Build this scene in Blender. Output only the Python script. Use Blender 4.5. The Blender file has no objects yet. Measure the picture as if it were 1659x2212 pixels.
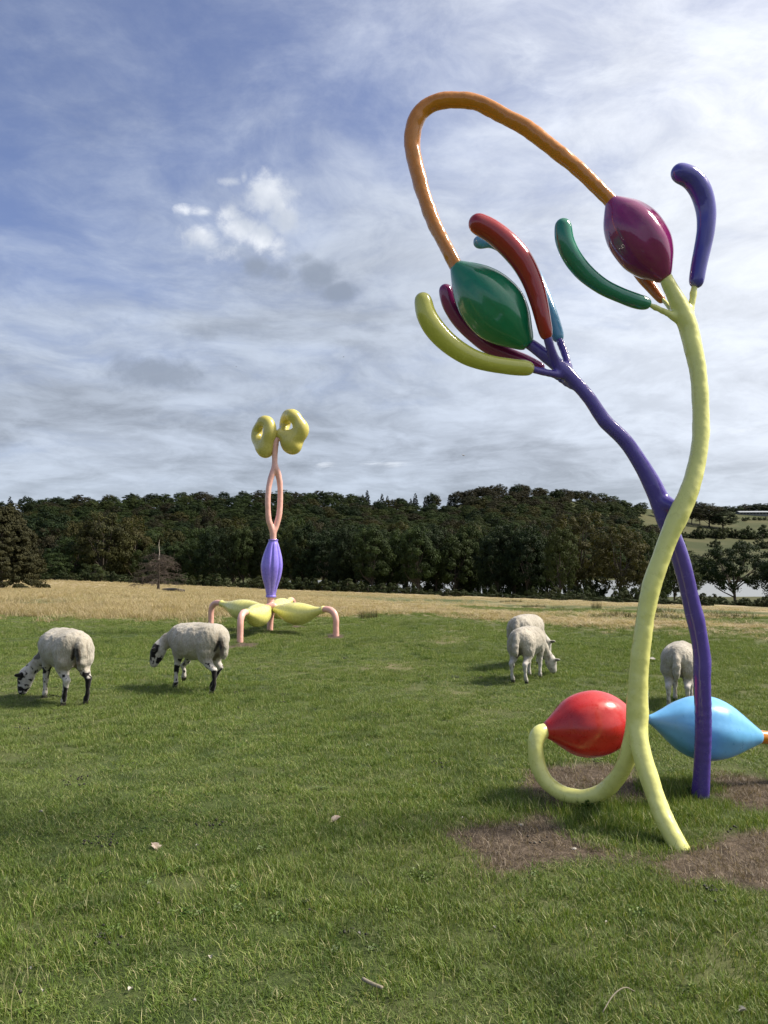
import bpy, math, random
import numpy as np
from mathutils import Vector, Matrix

random.seed(7)
RNG = np.random.default_rng(11)
C = bpy.context.scene.collection
SC = bpy.context.scene

# ------------------------------------------------------------------ camera, sky, sun, exposure
EYE = 1.6
PITCH = math.radians(3.0)
FPX = 1661.0                      # focal length in units of a 1659 x 2212 frame
cam_d = bpy.data.cameras.new('camera')
cam = bpy.data.objects.new('camera', cam_d)
C.objects.link(cam)
cam.location = (0, 0, EYE)
cam.rotation_euler = (math.radians(90) + PITCH, 0, 0)
cam_d.sensor_fit = 'VERTICAL'
cam_d.sensor_height = 36.0
cam_d.lens = 36.0 * FPX / 2212.0
cam_d.clip_start = 0.05
cam_d.clip_end = 9000
SC.camera = cam

FWD = np.array([0, math.cos(PITCH), math.sin(PITCH)])
UPV = np.array([0, -math.sin(PITCH), math.cos(PITCH)])

def ray(px, py):
    return np.array([px - 829.5, 0, 0]) + (1106.0 - py) * UPV + FPX * FWD

def at(px, py, Y):
    """the point at depth Y (metres north of the viewer) seen towards a direction"""
    d = ray(px, py)
    return np.array([0, 0, EYE]) + d * (Y / d[1])

def flat(px, py, z=0.0):
    d = ray(px, py)
    return np.array([0, 0, EYE]) + d * ((z - EYE) / d[2])

def mpp(p):
    """metres per unit of that frame at a point"""
    return float(np.dot(np.asarray(p) - np.array([0, 0, EYE]), FWD)) / FPX

def project(x, y, z):
    dx, dy, dz = x, y, z - EYE
    f = np.maximum(dy * FWD[1] + dz * FWD[2], 1e-3)
    u = dy * UPV[1] + dz * UPV[2]
    return 829.5 + FPX * dx / f, 1106.0 - FPX * u / f

SUN_AZ = math.radians(85)          # from +Y towards +X
SUN_EL = math.radians(47)
SUN = Vector((math.sin(SUN_AZ) * math.cos(SUN_EL), math.cos(SUN_AZ) * math.cos(SUN_EL), math.sin(SUN_EL)))
sun_d = bpy.data.lights.new('sun', 'SUN')
sun_d.energy = 5.0
sun_d.angle = math.radians(12)
sun_d.color = (1.0, 0.90, 0.76)
sun = bpy.data.objects.new('sun', sun_d)
C.objects.link(sun)
sun.rotation_euler = (-SUN).to_track_quat('-Z', 'Y').to_euler()

SC.view_settings.view_transform = 'Standard'
SC.view_settings.look = 'None'
SC.view_settings.exposure = 0.55
SC.view_settings.gamma = 1.0
SC.view_settings.use_curve_mapping = False
SC.cycles.use_denoising = True
SC.cycles.max_bounces = 6
SC.cycles.transparent_max_bounces = 8

class NT:
    """small helper for writing node graphs"""
    def __init__(s, tree):
        s.t = tree; s.n = tree.nodes; s.l = tree.links
    def put(s, sock, v):
        if v is None: return
        if isinstance(v, bpy.types.NodeSocket): s.l.new(v, sock)
        elif isinstance(v, bpy.types.Node): s.l.new(v.outputs[0], sock)
        else: sock.default_value = v
    def m(s, op, a, b=None, c=None, clamp=False):
        n = s.n.new('ShaderNodeMath'); n.operation = op; n.use_clamp = clamp
        for i, v in enumerate((a, b, c)):
            if v is not None: s.put(n.inputs[i], v)
        return n.outputs[0]
    def vm(s, op, a, b=None, out=0):
        n = s.n.new('ShaderNodeVectorMath'); n.operation = op
        s.put(n.inputs[0], a)
        if b is not None: s.put(n.inputs[1], b)
        return n.outputs['Value'] if op in ('DOT_PRODUCT', 'LENGTH') else n.outputs[0]
    def comb(s, x, y, z):
        n = s.n.new('ShaderNodeCombineXYZ')
        for i, v in enumerate((x, y, z)): s.put(n.inputs[i], v)
        return n.outputs[0]
    def sep(s, v):
        n = s.n.new('ShaderNodeSeparateXYZ'); s.put(n.inputs[0], v); return n.outputs
    def noise(s, vec, scale, detail=4, rough=.55, dist=0.0, lac=2.0):
        n = s.n.new('ShaderNodeTexNoise'); s.put(n.inputs['Vector'], vec)
        n.inputs['Scale'].default_value = scale; n.inputs['Detail'].default_value = detail
        n.inputs['Roughness'].default_value = rough; n.inputs['Distortion'].default_value = dist
        n.inputs['Lacunarity'].default_value = lac
        return n.outputs['Fac']
    def ss(s, v, a, b, lo=0.0, hi=1.0):
        n = s.n.new('ShaderNodeMapRange'); n.interpolation_type = 'SMOOTHSTEP'
        s.put(n.inputs[0], v)
        for i, q in enumerate((a, b, lo, hi)): s.put(n.inputs[1 + i], q)
        return n.outputs[0]
    def mix(s, f, a, b, mode='MIX'):
        n = s.n.new('ShaderNodeMix'); n.data_type = 'RGBA'; n.blend_type = mode
        s.put(n.inputs[0], f)
        for k, v in ((6, a), (7, b)):
            if isinstance(v, tuple) and len(v) == 3: v = (*v, 1)
            s.put(n.inputs[k], v)
        return n.outputs[2]

world = bpy.data.worlds.new('World')
SC.world = world
world.use_nodes = True
w = NT(world.node_tree)
w.n.clear()
tc = w.n.new('ShaderNodeTexCoord').outputs['Generated']
dirv = w.vm('NORMALIZE', tc)
dx, dy, dz = w.sep(dirv)[0:3]
sky = w.n.new('ShaderNodeTexSky')
sky.sky_type = 'NISHITA'
sky.sun_disc = False
sky.sun_elevation = SUN_EL
sky.sun_rotation = SUN_AZ
sky.air_density = 1.0
sky.dust_density = 0.6
sky.ozone_density = 3.0
zc = w.m('MAXIMUM', dz, 0.0)
den = w.m('ADD', zc, 0.17)
qx = w.m('DIVIDE', dx, den); qy = w.m('DIVIDE', dy, den)
q = w.comb(qx, qy, 0.0)
# diagonal streaky coordinate of the high cloud
rot = w.n.new('ShaderNodeMapping'); w.put(rot.inputs[0], q)
rot.inputs['Rotation'].default_value = (0, 0, math.radians(-34)); rot.inputs['Scale'].default_value = (0.8, 1.5, 1)
warp = w.n.new('ShaderNodeTexNoise'); w.put(warp.inputs['Vector'], q)
warp.inputs['Scale'].default_value = 1.3; warp.inputs['Detail'].default_value = 3
wv = w.vm('SCALE', w.vm('SUBTRACT', warp.outputs['Color'], (0.5, 0.5, 0.5))); wv.node.inputs['Scale'].default_value = 0.55
rq = w.vm('ADD', rot.outputs[0], wv)
n1 = w.noise(rq, 1.1, 8, .60)
n2 = w.noise(w.vm('ADD', q, wv), 4.2, 9, .66)
n3 = w.noise(w.vm('ADD', w.vm('ADD', q, wv), (7.3, 2.1, 4.0)), 1.1, 7, .58)
sund = w.vm('DOT_PRODUCT', dirv, tuple(SUN))
side = w.ss(dx, -0.50, 0.40)                       # clearer sky in the west, thicker towards the sun
low = w.ss(dz, 0.10, 0.46, 1.0, 0.0)               # and more cloud low down
low2 = w.ss(dz, 0.0, 0.75, 1.0, 0.0)
cov = w.m('ADD', w.m('MULTIPLY', side, 0.55), w.m('MULTIPLY', low, 0.66))
cov = w.m('ADD', cov, w.m('MULTIPLY', w.m('SUBTRACT', n1, 0.5), 1.5))
cov = w.m('ADD', cov, w.m('MULTIPLY', w.m('SUBTRACT', n3, 0.5), 0.9))
cov = w.m('ADD', cov, w.m('MULTIPLY', w.m('SUBTRACT', n2, 0.5), 0.7))
veil = w.ss(cov, -0.15, 0.80)
veil = w.m('MULTIPLY_ADD', veil, 0.88, 0.05)
# cloud brightness: thin parts bright, thick parts grey, brighter towards the sun
glow = w.ss(sund, 0.08, 0.95)
thick = w.m('MULTIPLY', w.ss(n3, 0.42, 0.66), w.ss(dz, 0.0, 0.6, 1.0, 0.35))
fine = w.ss(n2, 0.3, 0.7)
br = w.m('ADD', w.m('MULTIPLY', glow, 0.42), 0.405)
br = w.m('ADD', br, w.m('MULTIPLY', fine, 0.14))
br = w.m('SUBTRACT', br, w.m('MULTIPLY', thick, 0.16))
ccol = w.mix(glow, (0.80, 0.90, 1.06), (1.0, 1.0, 1.0))
cloud = w.vm('SCALE', ccol); w.put(cloud.node.inputs['Scale'], br)
sk = w.vm('SCALE', sky.outputs[0]); sk.node.inputs['Scale'].default_value = 0.085
sk = w.vm('MULTIPLY', sk, (1.18, 1.02, 1.14))
base = w.mix(veil, sk, cloud)
# low cumulus: puffs at fixed bearings, with noisy edges
def bearing(px, py):
    v = ray(px, py); return v / np.linalg.norm(v)
c0 = bearing(560, 470)
rt = np.cross(c0, (0, 0, 1)); rt /= np.linalg.norm(rt); up0 = np.cross(rt, c0)
cd = w.m('MAXIMUM', w.vm('DOT_PRODUCT', dirv, tuple(c0)), 0.05)
gx = w.m('DIVIDE', w.vm('DOT_PRODUCT', dirv, tuple(rt)), cd)
gy = w.m('DIVIDE', w.vm('DOT_PRODUCT', dirv, tuple(up0)), cd)
g = w.comb(gx, gy, 0.0)
def local(px, py):
    b = bearing(px, py); k = b @ c0
    return (b @ rt) / k, (b @ up0) / k
def puffs(lst, nfac, amp, lo, hi):
    acc = None
    for (px, py, ax, ay, wt) in lst:
        lx, ly = local(px, py)
        ex = w.m('DIVIDE', w.m('SUBTRACT', gx, lx), ax / 1661.0)
        ey = w.m('DIVIDE', w.m('SUBTRACT', gy, ly), ay / 1661.0)
        r2 = w.m('ADD', w.m('MULTIPLY', ex, ex), w.m('MULTIPLY', ey, ey))
        f = w.m('MULTIPLY', w.m('EXPONENT', w.m('MULTIPLY', r2, -1.0)), wt)
        acc = f if acc is None else w.m('MAXIMUM', acc, f)
    v = w.m('ADD', acc, w.m('MULTIPLY', w.m('SUBTRACT', nfac, 0.5), amp))
    v = w.m('MULTIPLY', v, w.ss(acc, 0.02, 0.20))
    return w.ss(v, lo, hi)
pn = w.noise(g, 24, 11, .66, 0.25)
pn2 = w.noise(w.vm('ADD', g, (3.1, 1.7, 0.4)), 22, 10, .64, 0.2)
white = puffs([(578, 425, 50, 42, 1.1), (616, 470, 34, 34, 1.05), (518, 492, 48, 30, 1.0), (562, 510, 36, 28, .95), (602, 450, 34, 40, 1.0), (500, 470, 26, 26, .8),
               (440, 512, 42, 28, 1.0), (432, 458, 26, 12, .75), (400, 455, 22, 12, .6), (500, 392, 26, 10, .62), (528, 384, 10, 14, .6), (600, 530, 30, 30, .6), (470, 545, 60, 26, .5)],
              pn, 1.8, 0.18, 0.95)
dark = puffs([(692, 590, 52, 36, 1.3), (735, 628, 42, 24, 1.2), (660, 556, 34, 24, .9), (552, 577, 36, 28, 1.1), (598, 592, 50, 28, .9),
              (330, 808, 105, 40, 1.2), (420, 842, 60, 14, .6), (200, 815, 60, 22, .4), (500, 720, 110, 26, .5), (690, 790, 90, 14, .4), (250, 690, 150, 22, .35)],
             pn2, 1.7, 0.25, 1.05)
wisp = puffs([(1130, 100, 85, 40, .62), (1150, 135, 40, 60, .5), (1300, 165, 85, 30, .6), (1560, 70, 120, 40, .72), (1180, 190, 50, 34, .45), (1440, 30, 90, 30, .5),
              (845, 1003, 60, 9, .75), (700, 1005, 30, 8, .55), (1590, 930, 110, 12, .5), (1400, 905, 130, 14, .4)],
             w.noise(rq, 7, 9, .68, 0.4), 1.9, 0.22, 1.1)
shade = w.ss(w.noise(w.vm('ADD', g, (0.012, 0.02, 0)), 11, 5, .5), 0.35, 0.68)
pcol = w.mix(shade, (0.40, 0.44, 0.51), (0.74, 0.76, 0.79))
base = w.mix(w.m('MULTIPLY', dark, 0.8), base, (0.20, 0.235, 0.30))
base = w.mix(w.m('MULTIPLY', white, 0.92), base, pcol)
base = w.mix(w.m('MULTIPLY', wisp, 0.7), base, (0.70, 0.74, 0.80))
# pale band of air over the horizon
base = w.mix(w.ss(dz, -0.02, 0.14, 0.45, 0.0), base, (0.33, 0.40, 0.475))
bg = w.n.new('ShaderNodeBackground')
w.put(bg.inputs['Color'], base)
bg.inputs['Strength'].default_value = 1.0
wo = w.n.new('ShaderNodeOutputWorld'); w.l.new(bg.outputs[0], wo.inputs['Surface'])
world.cycles.sampling_method = 'MANUAL'
world.cycles.sample_map_resolution = 512

# ------------------------------------------------------------------ helpers
def tag(o, label=None, cat=None, group=None, kind=None):
    if label: o['label'] = label
    if cat: o['category'] = cat
    if group: o['group'] = group
    if kind: o['kind'] = kind
    return o

def empty(name, loc, rz=0.0):
    o = bpy.data.objects.new(name, None); C.objects.link(o)
    o.location = loc; o.rotation_euler = (0, 0, rz); o.empty_display_size = .2
    return o

def mesh_obj(name, verts, faces, mat=None, parent=None, smooth=True, loc=None, attrs=None, link=True):
    me = bpy.data.meshes.new(name)
    verts = np.asarray(verts, dtype=np.float32)
    if isinstance(faces, np.ndarray):
        k = faces.shape[1]; nf = len(faces)
        me.vertices.add(len(verts)); me.vertices.foreach_set('co', verts.ravel())
        me.loops.add(nf * k); me.loops.foreach_set('vertex_index', faces.astype(np.int32).ravel())
        me.polygons.add(nf)
        me.polygons.foreach_set('loop_start', np.arange(0, nf * k, k, dtype=np.int32))
        me.polygons.foreach_set('loop_total', np.full(nf, k, dtype=np.int32))
        me.update(calc_edges=True)
    else:
        me.from_pydata([tuple(v) for v in verts], [], [tuple(f) for f in faces]); me.update()
    me.polygons.foreach_set('use_smooth', np.full(len(me.polygons), smooth, dtype=bool))
    if attrs:
        for k, (dom, arr) in attrs.items():
            arr = np.asarray(arr, dtype=np.float32)
            if arr.ndim == 1:
                a = me.attributes.new(k, 'FLOAT', dom); a.data.foreach_set('value', arr)
            else:
                a = me.attributes.new(k, 'FLOAT_VECTOR', dom); a.data.foreach_set('vector', arr.ravel())
    if mat:
        me.materials.append(mat)
    o = bpy.data.objects.new(name, me)
    if link: C.objects.link(o)
    if parent: o.parent = parent
    if loc is not None: o.location = loc
    return o

# ---- value noise in numpy
def _hash(ix, iy, iz, seed):
    h = (ix * 374761393 + iy * 668265263 + iz * 2147483647 + seed * 974711) & 0xffffffff
    h = ((h ^ (h >> 13)) * 1274126177) & 0xffffffff
    h = (h ^ (h >> 16)) & 0xffffffff
    return h.astype(np.float64) / 4294967295.0

def vnoise(x, y, z=None, seed=0):
    x = np.asarray(x, float); y = np.asarray(y, float)
    z = np.zeros_like(x) if z is None else np.asarray(z, float)
    xi = np.floor(x).astype(np.int64); yi = np.floor(y).astype(np.int64); zi = np.floor(z).astype(np.int64)
    fx, fy, fz = x - xi, y - yi, z - zi
    fx = fx * fx * (3 - 2 * fx); fy = fy * fy * (3 - 2 * fy); fz = fz * fz * (3 - 2 * fz)
    r = 0
    for a in (0, 1):
        for b in (0, 1):
            for c in (0, 1):
                wgt = (fx if a else 1 - fx) * (fy if b else 1 - fy) * (fz if c else 1 - fz)
                r = r + wgt * _hash(xi + a, yi + b, zi + c, seed)
    return r

def fbm(x, y, z=None, octv=4, seed=0, gain=.5):
    s = 0; a = 1; t = 0
    for i in range(octv):
        k = 2.03 ** i
        s = s + a * vnoise(np.asarray(x) * k + 17.3 * i, np.asarray(y) * k - 9.1 * i, None if z is None else np.asarray(z) * k + 3.7 * i, seed + i)
        t += a; a *= gain
    return s / t

def sstep(x, a, b):
    t = np.clip((x - a) / (b - a), 0, 1); return t * t * (3 - 2 * t)

def catmull(pts, n=8):
    """smooth curve through the rows of pts (any number of columns)"""
    P = np.asarray(pts, float)
    P = np.vstack([2 * P[0] - P[1], P, 2 * P[-1] - P[-2]])
    out = []
    for i in range(1, len(P) - 2):
        p0, p1, p2, p3 = P[i - 1:i + 3]
        for t in np.linspace(0, 1, n, endpoint=False):
            out.append(.5 * ((2 * p1) + (-p0 + p2) * t + (2 * p0 - 5 * p1 + 4 * p2 - p3) * t * t + (-p0 + 3 * p1 - 3 * p2 + p3) * t ** 3))
    out.append(P[-2])
    return np.array(out)

# ---- one continuous skin around a set of tapered limbs: blended distance field and surface nets
def skin(caps, h, k, cut_z=None):
    """caps: list of (ax,ay,az,ra,bx,by,bz,rb). Returns verts, quad faces."""
    caps = np.asarray(caps, float)
    A, ra, B, rb = caps[:, 0:3], caps[:, 3], caps[:, 4:7], caps[:, 7]
    pad = 4 * k + 3 * h
    lo = np.minimum((A - ra[:, None]).min(0), (B - rb[:, None]).min(0)) - pad
    hi = np.maximum((A + ra[:, None]).max(0), (B + rb[:, None]).max(0)) + pad
    n = np.ceil((hi - lo) / h).astype(int) + 1
    acc = np.zeros(n, np.float32)
    ax = [lo[i] + h * np.arange(n[i]) for i in range(3)]
    for j in range(len(caps)):
        l = np.minimum(A[j] - ra[j], B[j] - rb[j]) - pad; u = np.maximum(A[j] + ra[j], B[j] + rb[j]) + pad
        s = [slice(max(0, int((l[i] - lo[i]) / h)), min(n[i], int((u[i] - lo[i]) / h) + 2)) for i in range(3)]
        X = ax[0][s[0]][:, None, None] - A[j][0]; Y = ax[1][s[1]][None, :, None] - A[j][1]; Z = ax[2][s[2]][None, None, :] - A[j][2]
        d = B[j] - A[j]; L = float(d @ d)
        if L < 1e-12:
            dist = np.sqrt(X * X + Y * Y + Z * Z) - ra[j]
        else:
            t = np.clip((X * d[0] + Y * d[1] + Z * d[2]) / L, 0, 1)
            dist = np.sqrt((X - t * d[0]) ** 2 + (Y - t * d[1]) ** 2 + (Z - t * d[2]) ** 2) - (ra[j] + t * (rb[j] - ra[j]))
        acc[s[0], s[1], s[2]] += np.exp(np.clip(-dist / k, -30, 30)).astype(np.float32)
    f = -k * np.log(acc + 1e-12)
    if cut_z is not None:
        f = np.maximum(f, (cut_z - ax[2])[None, None, :].astype(np.float32))
    return nets(f, lo, h)

def nets(f, lo, h):
    ins = f < 0
    n = np.array(f.shape)
    cs = np.zeros(n - 1, np.int8)
    for a in (0, 1):
        for b in (0, 1):
            for c in (0, 1):
                cs += ins[a:n[0] - 1 + a, b:n[1] - 1 + b, c:n[2] - 1 + c]
    act = (cs > 0) & (cs < 8)
    I = np.argwhere(act)
    idx = -np.ones(act.shape, np.int64); idx[act] = np.arange(len(I))
    pos = np.zeros((len(I), 3)); cnt = np.zeros(len(I))
    corners = [(a, b, c) for a in (0, 1) for b in (0, 1) for c in (0, 1)]
    for p in corners:
        for ax_ in range(3):
            if p[ax_] == 0:
                q_ = list(p); q_[ax_] = 1
                fa = f[I[:, 0] + p[0], I[:, 1] + p[1], I[:, 2] + p[2]]
                fb = f[I[:, 0] + q_[0], I[:, 1] + q_[1], I[:, 2] + q_[2]]
                m = (fa < 0) != (fb < 0)
                t = np.where(m, fa / np.where(m, fa - fb, 1), 0)
                pt = np.repeat(np.array([p], float), len(I), 0); pt[:, ax_] += t
                pos[m] += pt[m]; cnt[m] += 1
    V = lo + h * (I + pos / cnt[:, None])
    F = []
    for ax_ in range(3):
        sl0 = [slice(0, n[i] - 1) for i in range(3)]
        a = ins[tuple(slice(0, n[i] - (1 if i == ax_ else 0)) for i in range(3))]
        b = ins[tuple(slice(1 if i == ax_ else 0, n[i]) for i in range(3))]
        E = np.argwhere(a != b)
        u, v = [(1, 2), (2, 0), (0, 1)][ax_]
        ok = (E[:, u] > 0) & (E[:, v] > 0) & (E[:, u] < n[u] - 1) & (E[:, v] < n[v] - 1)
        E = E[ok]
        flip = ins[E[:, 0], E[:, 1], E[:, 2]]
        du = np.zeros(3, int); du[u] = 1; dv = np.zeros(3, int); dv[v] = 1
        c0_ = E - du - dv; c1 = E - dv; c2 = E; c3 = E - du
        q_ = np.stack([idx[tuple(c.T)] for c in (c0_, c1, c2, c3)], 1)
        q_[~flip] = q_[~flip][:, ::-1]
        F.append(q_)
    F = np.vstack(F)
    F = F[(F >= 0).all(1)]
    # one relaxation pass against grid ripples
    for _ in range(2):
        s = np.zeros_like(V); c = np.zeros(len(V))
        for e in range(4):
            i0, i1 = F[:, e], F[:, (e + 1) % 4]
            np.add.at(s, i0, V[i1]); np.add.at(c, i0, 1); np.add.at(s, i1, V[i0]); np.add.at(c, i1, 1)
        V = .4 * V + .6 * s / np.maximum(c, 1)[:, None]
    return V, F

def chain(pts):
    """rows x,y,z,r -> capsules"""
    P = np.asarray(pts, float)
    if len(P) == 1: P = np.vstack([P, P + [1e-7, 0, 0, 0]])
    return [tuple(P[i]) + tuple(P[i + 1]) for i in range(len(P) - 1)]

def normals(V, F):
    nrm = np.zeros_like(V)
    fn = np.cross(V[F[:, 2]] - V[F[:, 0]], V[F[:, -1]] - V[F[:, 1]])
    for e in range(F.shape[1]): np.add.at(nrm, F[:, e], fn)
    return nrm / np.maximum(np.linalg.norm(nrm, axis=1, keepdims=True), 1e-12)

def dent(V, F, amp, freq, seed=0, octv=3):
    nz = fbm(V[:, 0] * freq, V[:, 1] * freq, V[:, 2] * freq, octv, seed)
    return V + normals(V, F) * ((nz - .5) * 2 * amp)[:, None]

def tube(path, seg=16, closed_ends=True):
    """rows x,y,z,r -> verts, faces (list)"""
    P = np.asarray(path, float); X = P[:, :3]; R = P[:, 3]
    T = np.gradient(X, axis=0); T /= np.maximum(np.linalg.norm(T, axis=1, keepdims=True), 1e-9)
    ref = np.array([0, 0, 1.]) if abs(T[0][2]) < .9 else np.array([1., 0, 0])
    nrm = np.cross(T[0], ref); nrm /= np.linalg.norm(nrm)
    V = []; F = []
    a = np.linspace(0, 2 * math.pi, seg, endpoint=False)
    for i in range(len(P)):
        nrm = nrm - T[i] * (nrm @ T[i]); nrm /= np.linalg.norm(nrm)
        b = np.cross(T[i], nrm)
        V.append(X[i] + R[i] * (np.cos(a)[:, None] * nrm + np.sin(a)[:, None] * b))
    V = np.vstack(V)
    i = np.arange(len(P) - 1)[:, None] * seg; j = np.arange(seg)[None, :]; j2 = (j + 1) % seg
    F = np.stack([i + j, i + j2, i + seg + j2, i + seg + j], -1).reshape(-1, 4)
    if closed_ends:
        F = [tuple(f) for f in F]
        V = np.vstack([V, X[0], X[-1]]); m = len(V)
        F += [(j_, m - 2, (j_ + 1) % seg) for j_ in range(seg)]
        o = (len(P) - 1) * seg
        F += [(o + (j_ + 1) % seg, m - 1, o + j_) for j_ in range(seg)]
    return V, F

def px_path(rows, n=6):
    """rows: px, py, depth, width(px) -> world rows x,y,z,r, smoothed"""
    out = []
    for (px, py, Y, wd) in rows:
        p = at(px, py, Y); out.append([*p, .5 * wd * mpp(p)])
    return catmull(out, n)

# ------------------------------------------------------------------ materials
def new_mat(name):
    m = bpy.data.materials.new(name); m.use_nodes = True
    t = NT(m.node_tree)
    return m, t, m.node_tree.nodes['Principled BSDF']

def bump(t, b, height, strength=.3, dist=.01):
    n = t.n.new('ShaderNodeBump'); n.inputs['Strength'].default_value = strength; n.inputs['Distance'].default_value = dist
    t.put(n.inputs['Height'], height); t.l.new(n.outputs[0], b.inputs['Normal'])

def enamel(name, col, rough=.2, coat=.6, dirt=.35, wrinkle=.12):
    """glossy painted bronze: slight unevenness in tone, faint dents, some grime low down"""
    m, t, b = new_mat(name)
    pos = t.n.new('ShaderNodeTexCoord').outputs['Object']
    a = t.noise(pos, 3.0, 5, .6); c = t.noise(pos, 22, 6, .65)
    dark = tuple(x * .86 for x in col)
    f = t.ss(t.m('ADD', t.m('MULTIPLY', a, .6), t.m('MULTIPLY', c, .4)), .35, .68)
    colr = t.mix(f, dark, col)
    z = t.sep(pos)[2]
    speck = t.ss(t.noise(pos, 55, 3, .6), .68, .76)
    colr = t.mix(t.m('MULTIPLY', speck, dirt * .5), colr, (.10, .09, .05))
    streak = t.noise(t.vm('MULTIPLY', pos, (9, 9, 1.6)), 2.2, 6, .7)
    colr = t.mix(t.m('MULTIPLY', t.ss(streak, .56, .75), dirt * .55), colr, tuple(x * .6 for x in col))
    t.put(b.inputs['Base Color'], colr)
    t.put(b.inputs['Roughness'], t.ss(c, .3, .8, rough * .75, rough * 1.7))
    b.inputs['Coat Weight'].default_value = coat; b.inputs['Coat Roughness'].default_value = .07
    h = t.m('ADD', t.noise(pos, 7, 3, .5), t.m('MULTIPLY', t.noise(pos, 30, 3, .5), .08))
    bump(t, b, h, wrinkle * 1.6, .02)
    return m

# ------------------------------------------------------------------ terrain
PXT = [-400, 0, 170, 378, 650, 1026, 1350, 1659, 2100]
ROW_EDGE = [1247, 1250, 1255, 1264, 1276, 1290, 1303, 1316, 1322]
ROW_MID = [1263, 1266, 1267, 1270, 1279, 1291, 1303, 1316, 1322]
CREST_PX = [-400, 0, 250, 450, 600, 750, 880, 960, 1040, 1150, 1230, 1320, 1420, 1500, 1659, 2100]
CREST_ROW = [1114, 1112, 1099, 1093, 1091, 1093, 1103, 1097, 1076, 1071, 1079, 1090, 1101, 1106, 1104, 1106]
LAKE_Z = -10.0

def terrain(x, y):
    x = np.asarray(x, float); y = np.asarray(y, float)
    d = np.hypot(x, y)
    phi = np.arctan2(x, np.maximum(y, 1e-6) if np.ndim(y) == 0 else y)
    phi = np.clip(phi, -.72, .72)
    px = 829.5 + FPX * np.tan(phi)
    dd = np.maximum(d * np.cos(phi), .01)                # depth along the view
    re = np.interp(px, PXT, ROW_EDGE); rm = np.interp(px, PXT, ROW_MID)
    H0 = 1193.0
    de = np.interp(px, [0, 650, 1026, 1659], [175, 130, 100, 78])
    z = np.zeros_like(dd)
    # field, gently falling away beyond 16 m
    R16 = H0 + 1.6 * FPX / 16
    p = (1.6 * FPX / 16) / (R16 - rm)
    row = rm + (R16 - rm) * (16 / np.maximum(dd, 16)) ** p
    row = row + (re - rm) * sstep(dd, .45 * de, de)
    zf = np.where(dd > 16, 1.6 - (row - H0) / FPX * dd, 0.0)
    zde = 1.6 - (re - H0) / FPX * de
    # bank down to the lake
    t = sstep(dd, de, de + 55)
    low = zde + (LAKE_Z + .3 - zde) * t
    z = np.where(dd > de, low, zf)
    # lake basin
    basin = sstep(dd, 196, 215) * (1 - sstep(dd, 322, 338)) * sstep(px, 560, 700)
    z = z - 1.6 * basin
    # hill
    dc = np.interp(px, [0, 600, 1100, 1400, 1659], [560, 620, 700, 850, 950])
    rc = np.interp(px, CREST_PX, CREST_ROW)
    t = np.clip((dd - 338) / (dc - 338), 0, 1)
    r0 = H0 + (1.6 - LAKE_Z - .3) * FPX / 338
    rowh = r0 + (rc - r0) * (t ** .9)
    zh = 1.6 - (rowh - H0) / FPX * np.minimum(dd, dc)
    zh = zh - .035 * np.maximum(dd - dc, 0)
    z = np.where(dd > 338, zh, z)
    # small undulation
    z = z + (fbm(x * .35 + 40, y * .35 + 40, None, 3, 5) - .5) * .16 * sstep(d, 5, 22) * (1 - sstep(d, 90, 180))
    z = z + (fbm(x * 2.1, y * 2.1, None, 3, 8) - .5) * .035
    # low mound under the far sculpture
    z = z + .05 * np.exp(-((x + 2.3) ** 2 + (y - 15.6) ** 2) / 4.0)
    return z

def gz(x, y): return float(terrain(np.array([x]), np.array([y]))[0])

def ground_at(px, py):
    """first ground point in that direction"""
    d = ray(px, py); d = d / d[1]
    ys = np.geomspace(1.5, 900, 2500)
    X, Y, Z = d[0] * ys, ys, EYE + d[2] * ys
    below = np.nonzero(Z < terrain(X, Y))[0]
    i = below[0] if len(below) else len(ys) - 1
    return np.array([X[i], Y[i], gz(X[i], Y[i])])

def poly_mask(px, py, poly, soft):
    """soft inside test: signed distance to polygon mapped to 0..1"""
    poly = np.asarray(poly, float); px = np.asarray(px, float); py = np.asarray(py, float)
    dmin = np.full(px.shape, 1e9); inside = np.zeros(px.shape, bool)
    n = len(poly)
    for i in range(n):
        a, b = poly[i], poly[(i + 1) % n]
        e = b - a; t = np.clip(((px - a[0]) * e[0] + (py - a[1]) * e[1]) / (e @ e), 0, 1)
        dmin = np.minimum(dmin, np.hypot(px - a[0] - t * e[0], py - a[1] - t * e[1]))
        c = ((a[1] > py) != (b[1] > py)) & (px < (b[0] - a[0]) * (py - a[1]) / (b[1] - a[1] + 1e-12) + a[0])
        inside ^= c
    sd = np.where(inside, dmin, -dmin)
    return sstep(sd, -soft, soft)

def G(*pts):
    return [tuple(flat(px, py)[:2]) for px, py in pts]
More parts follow.
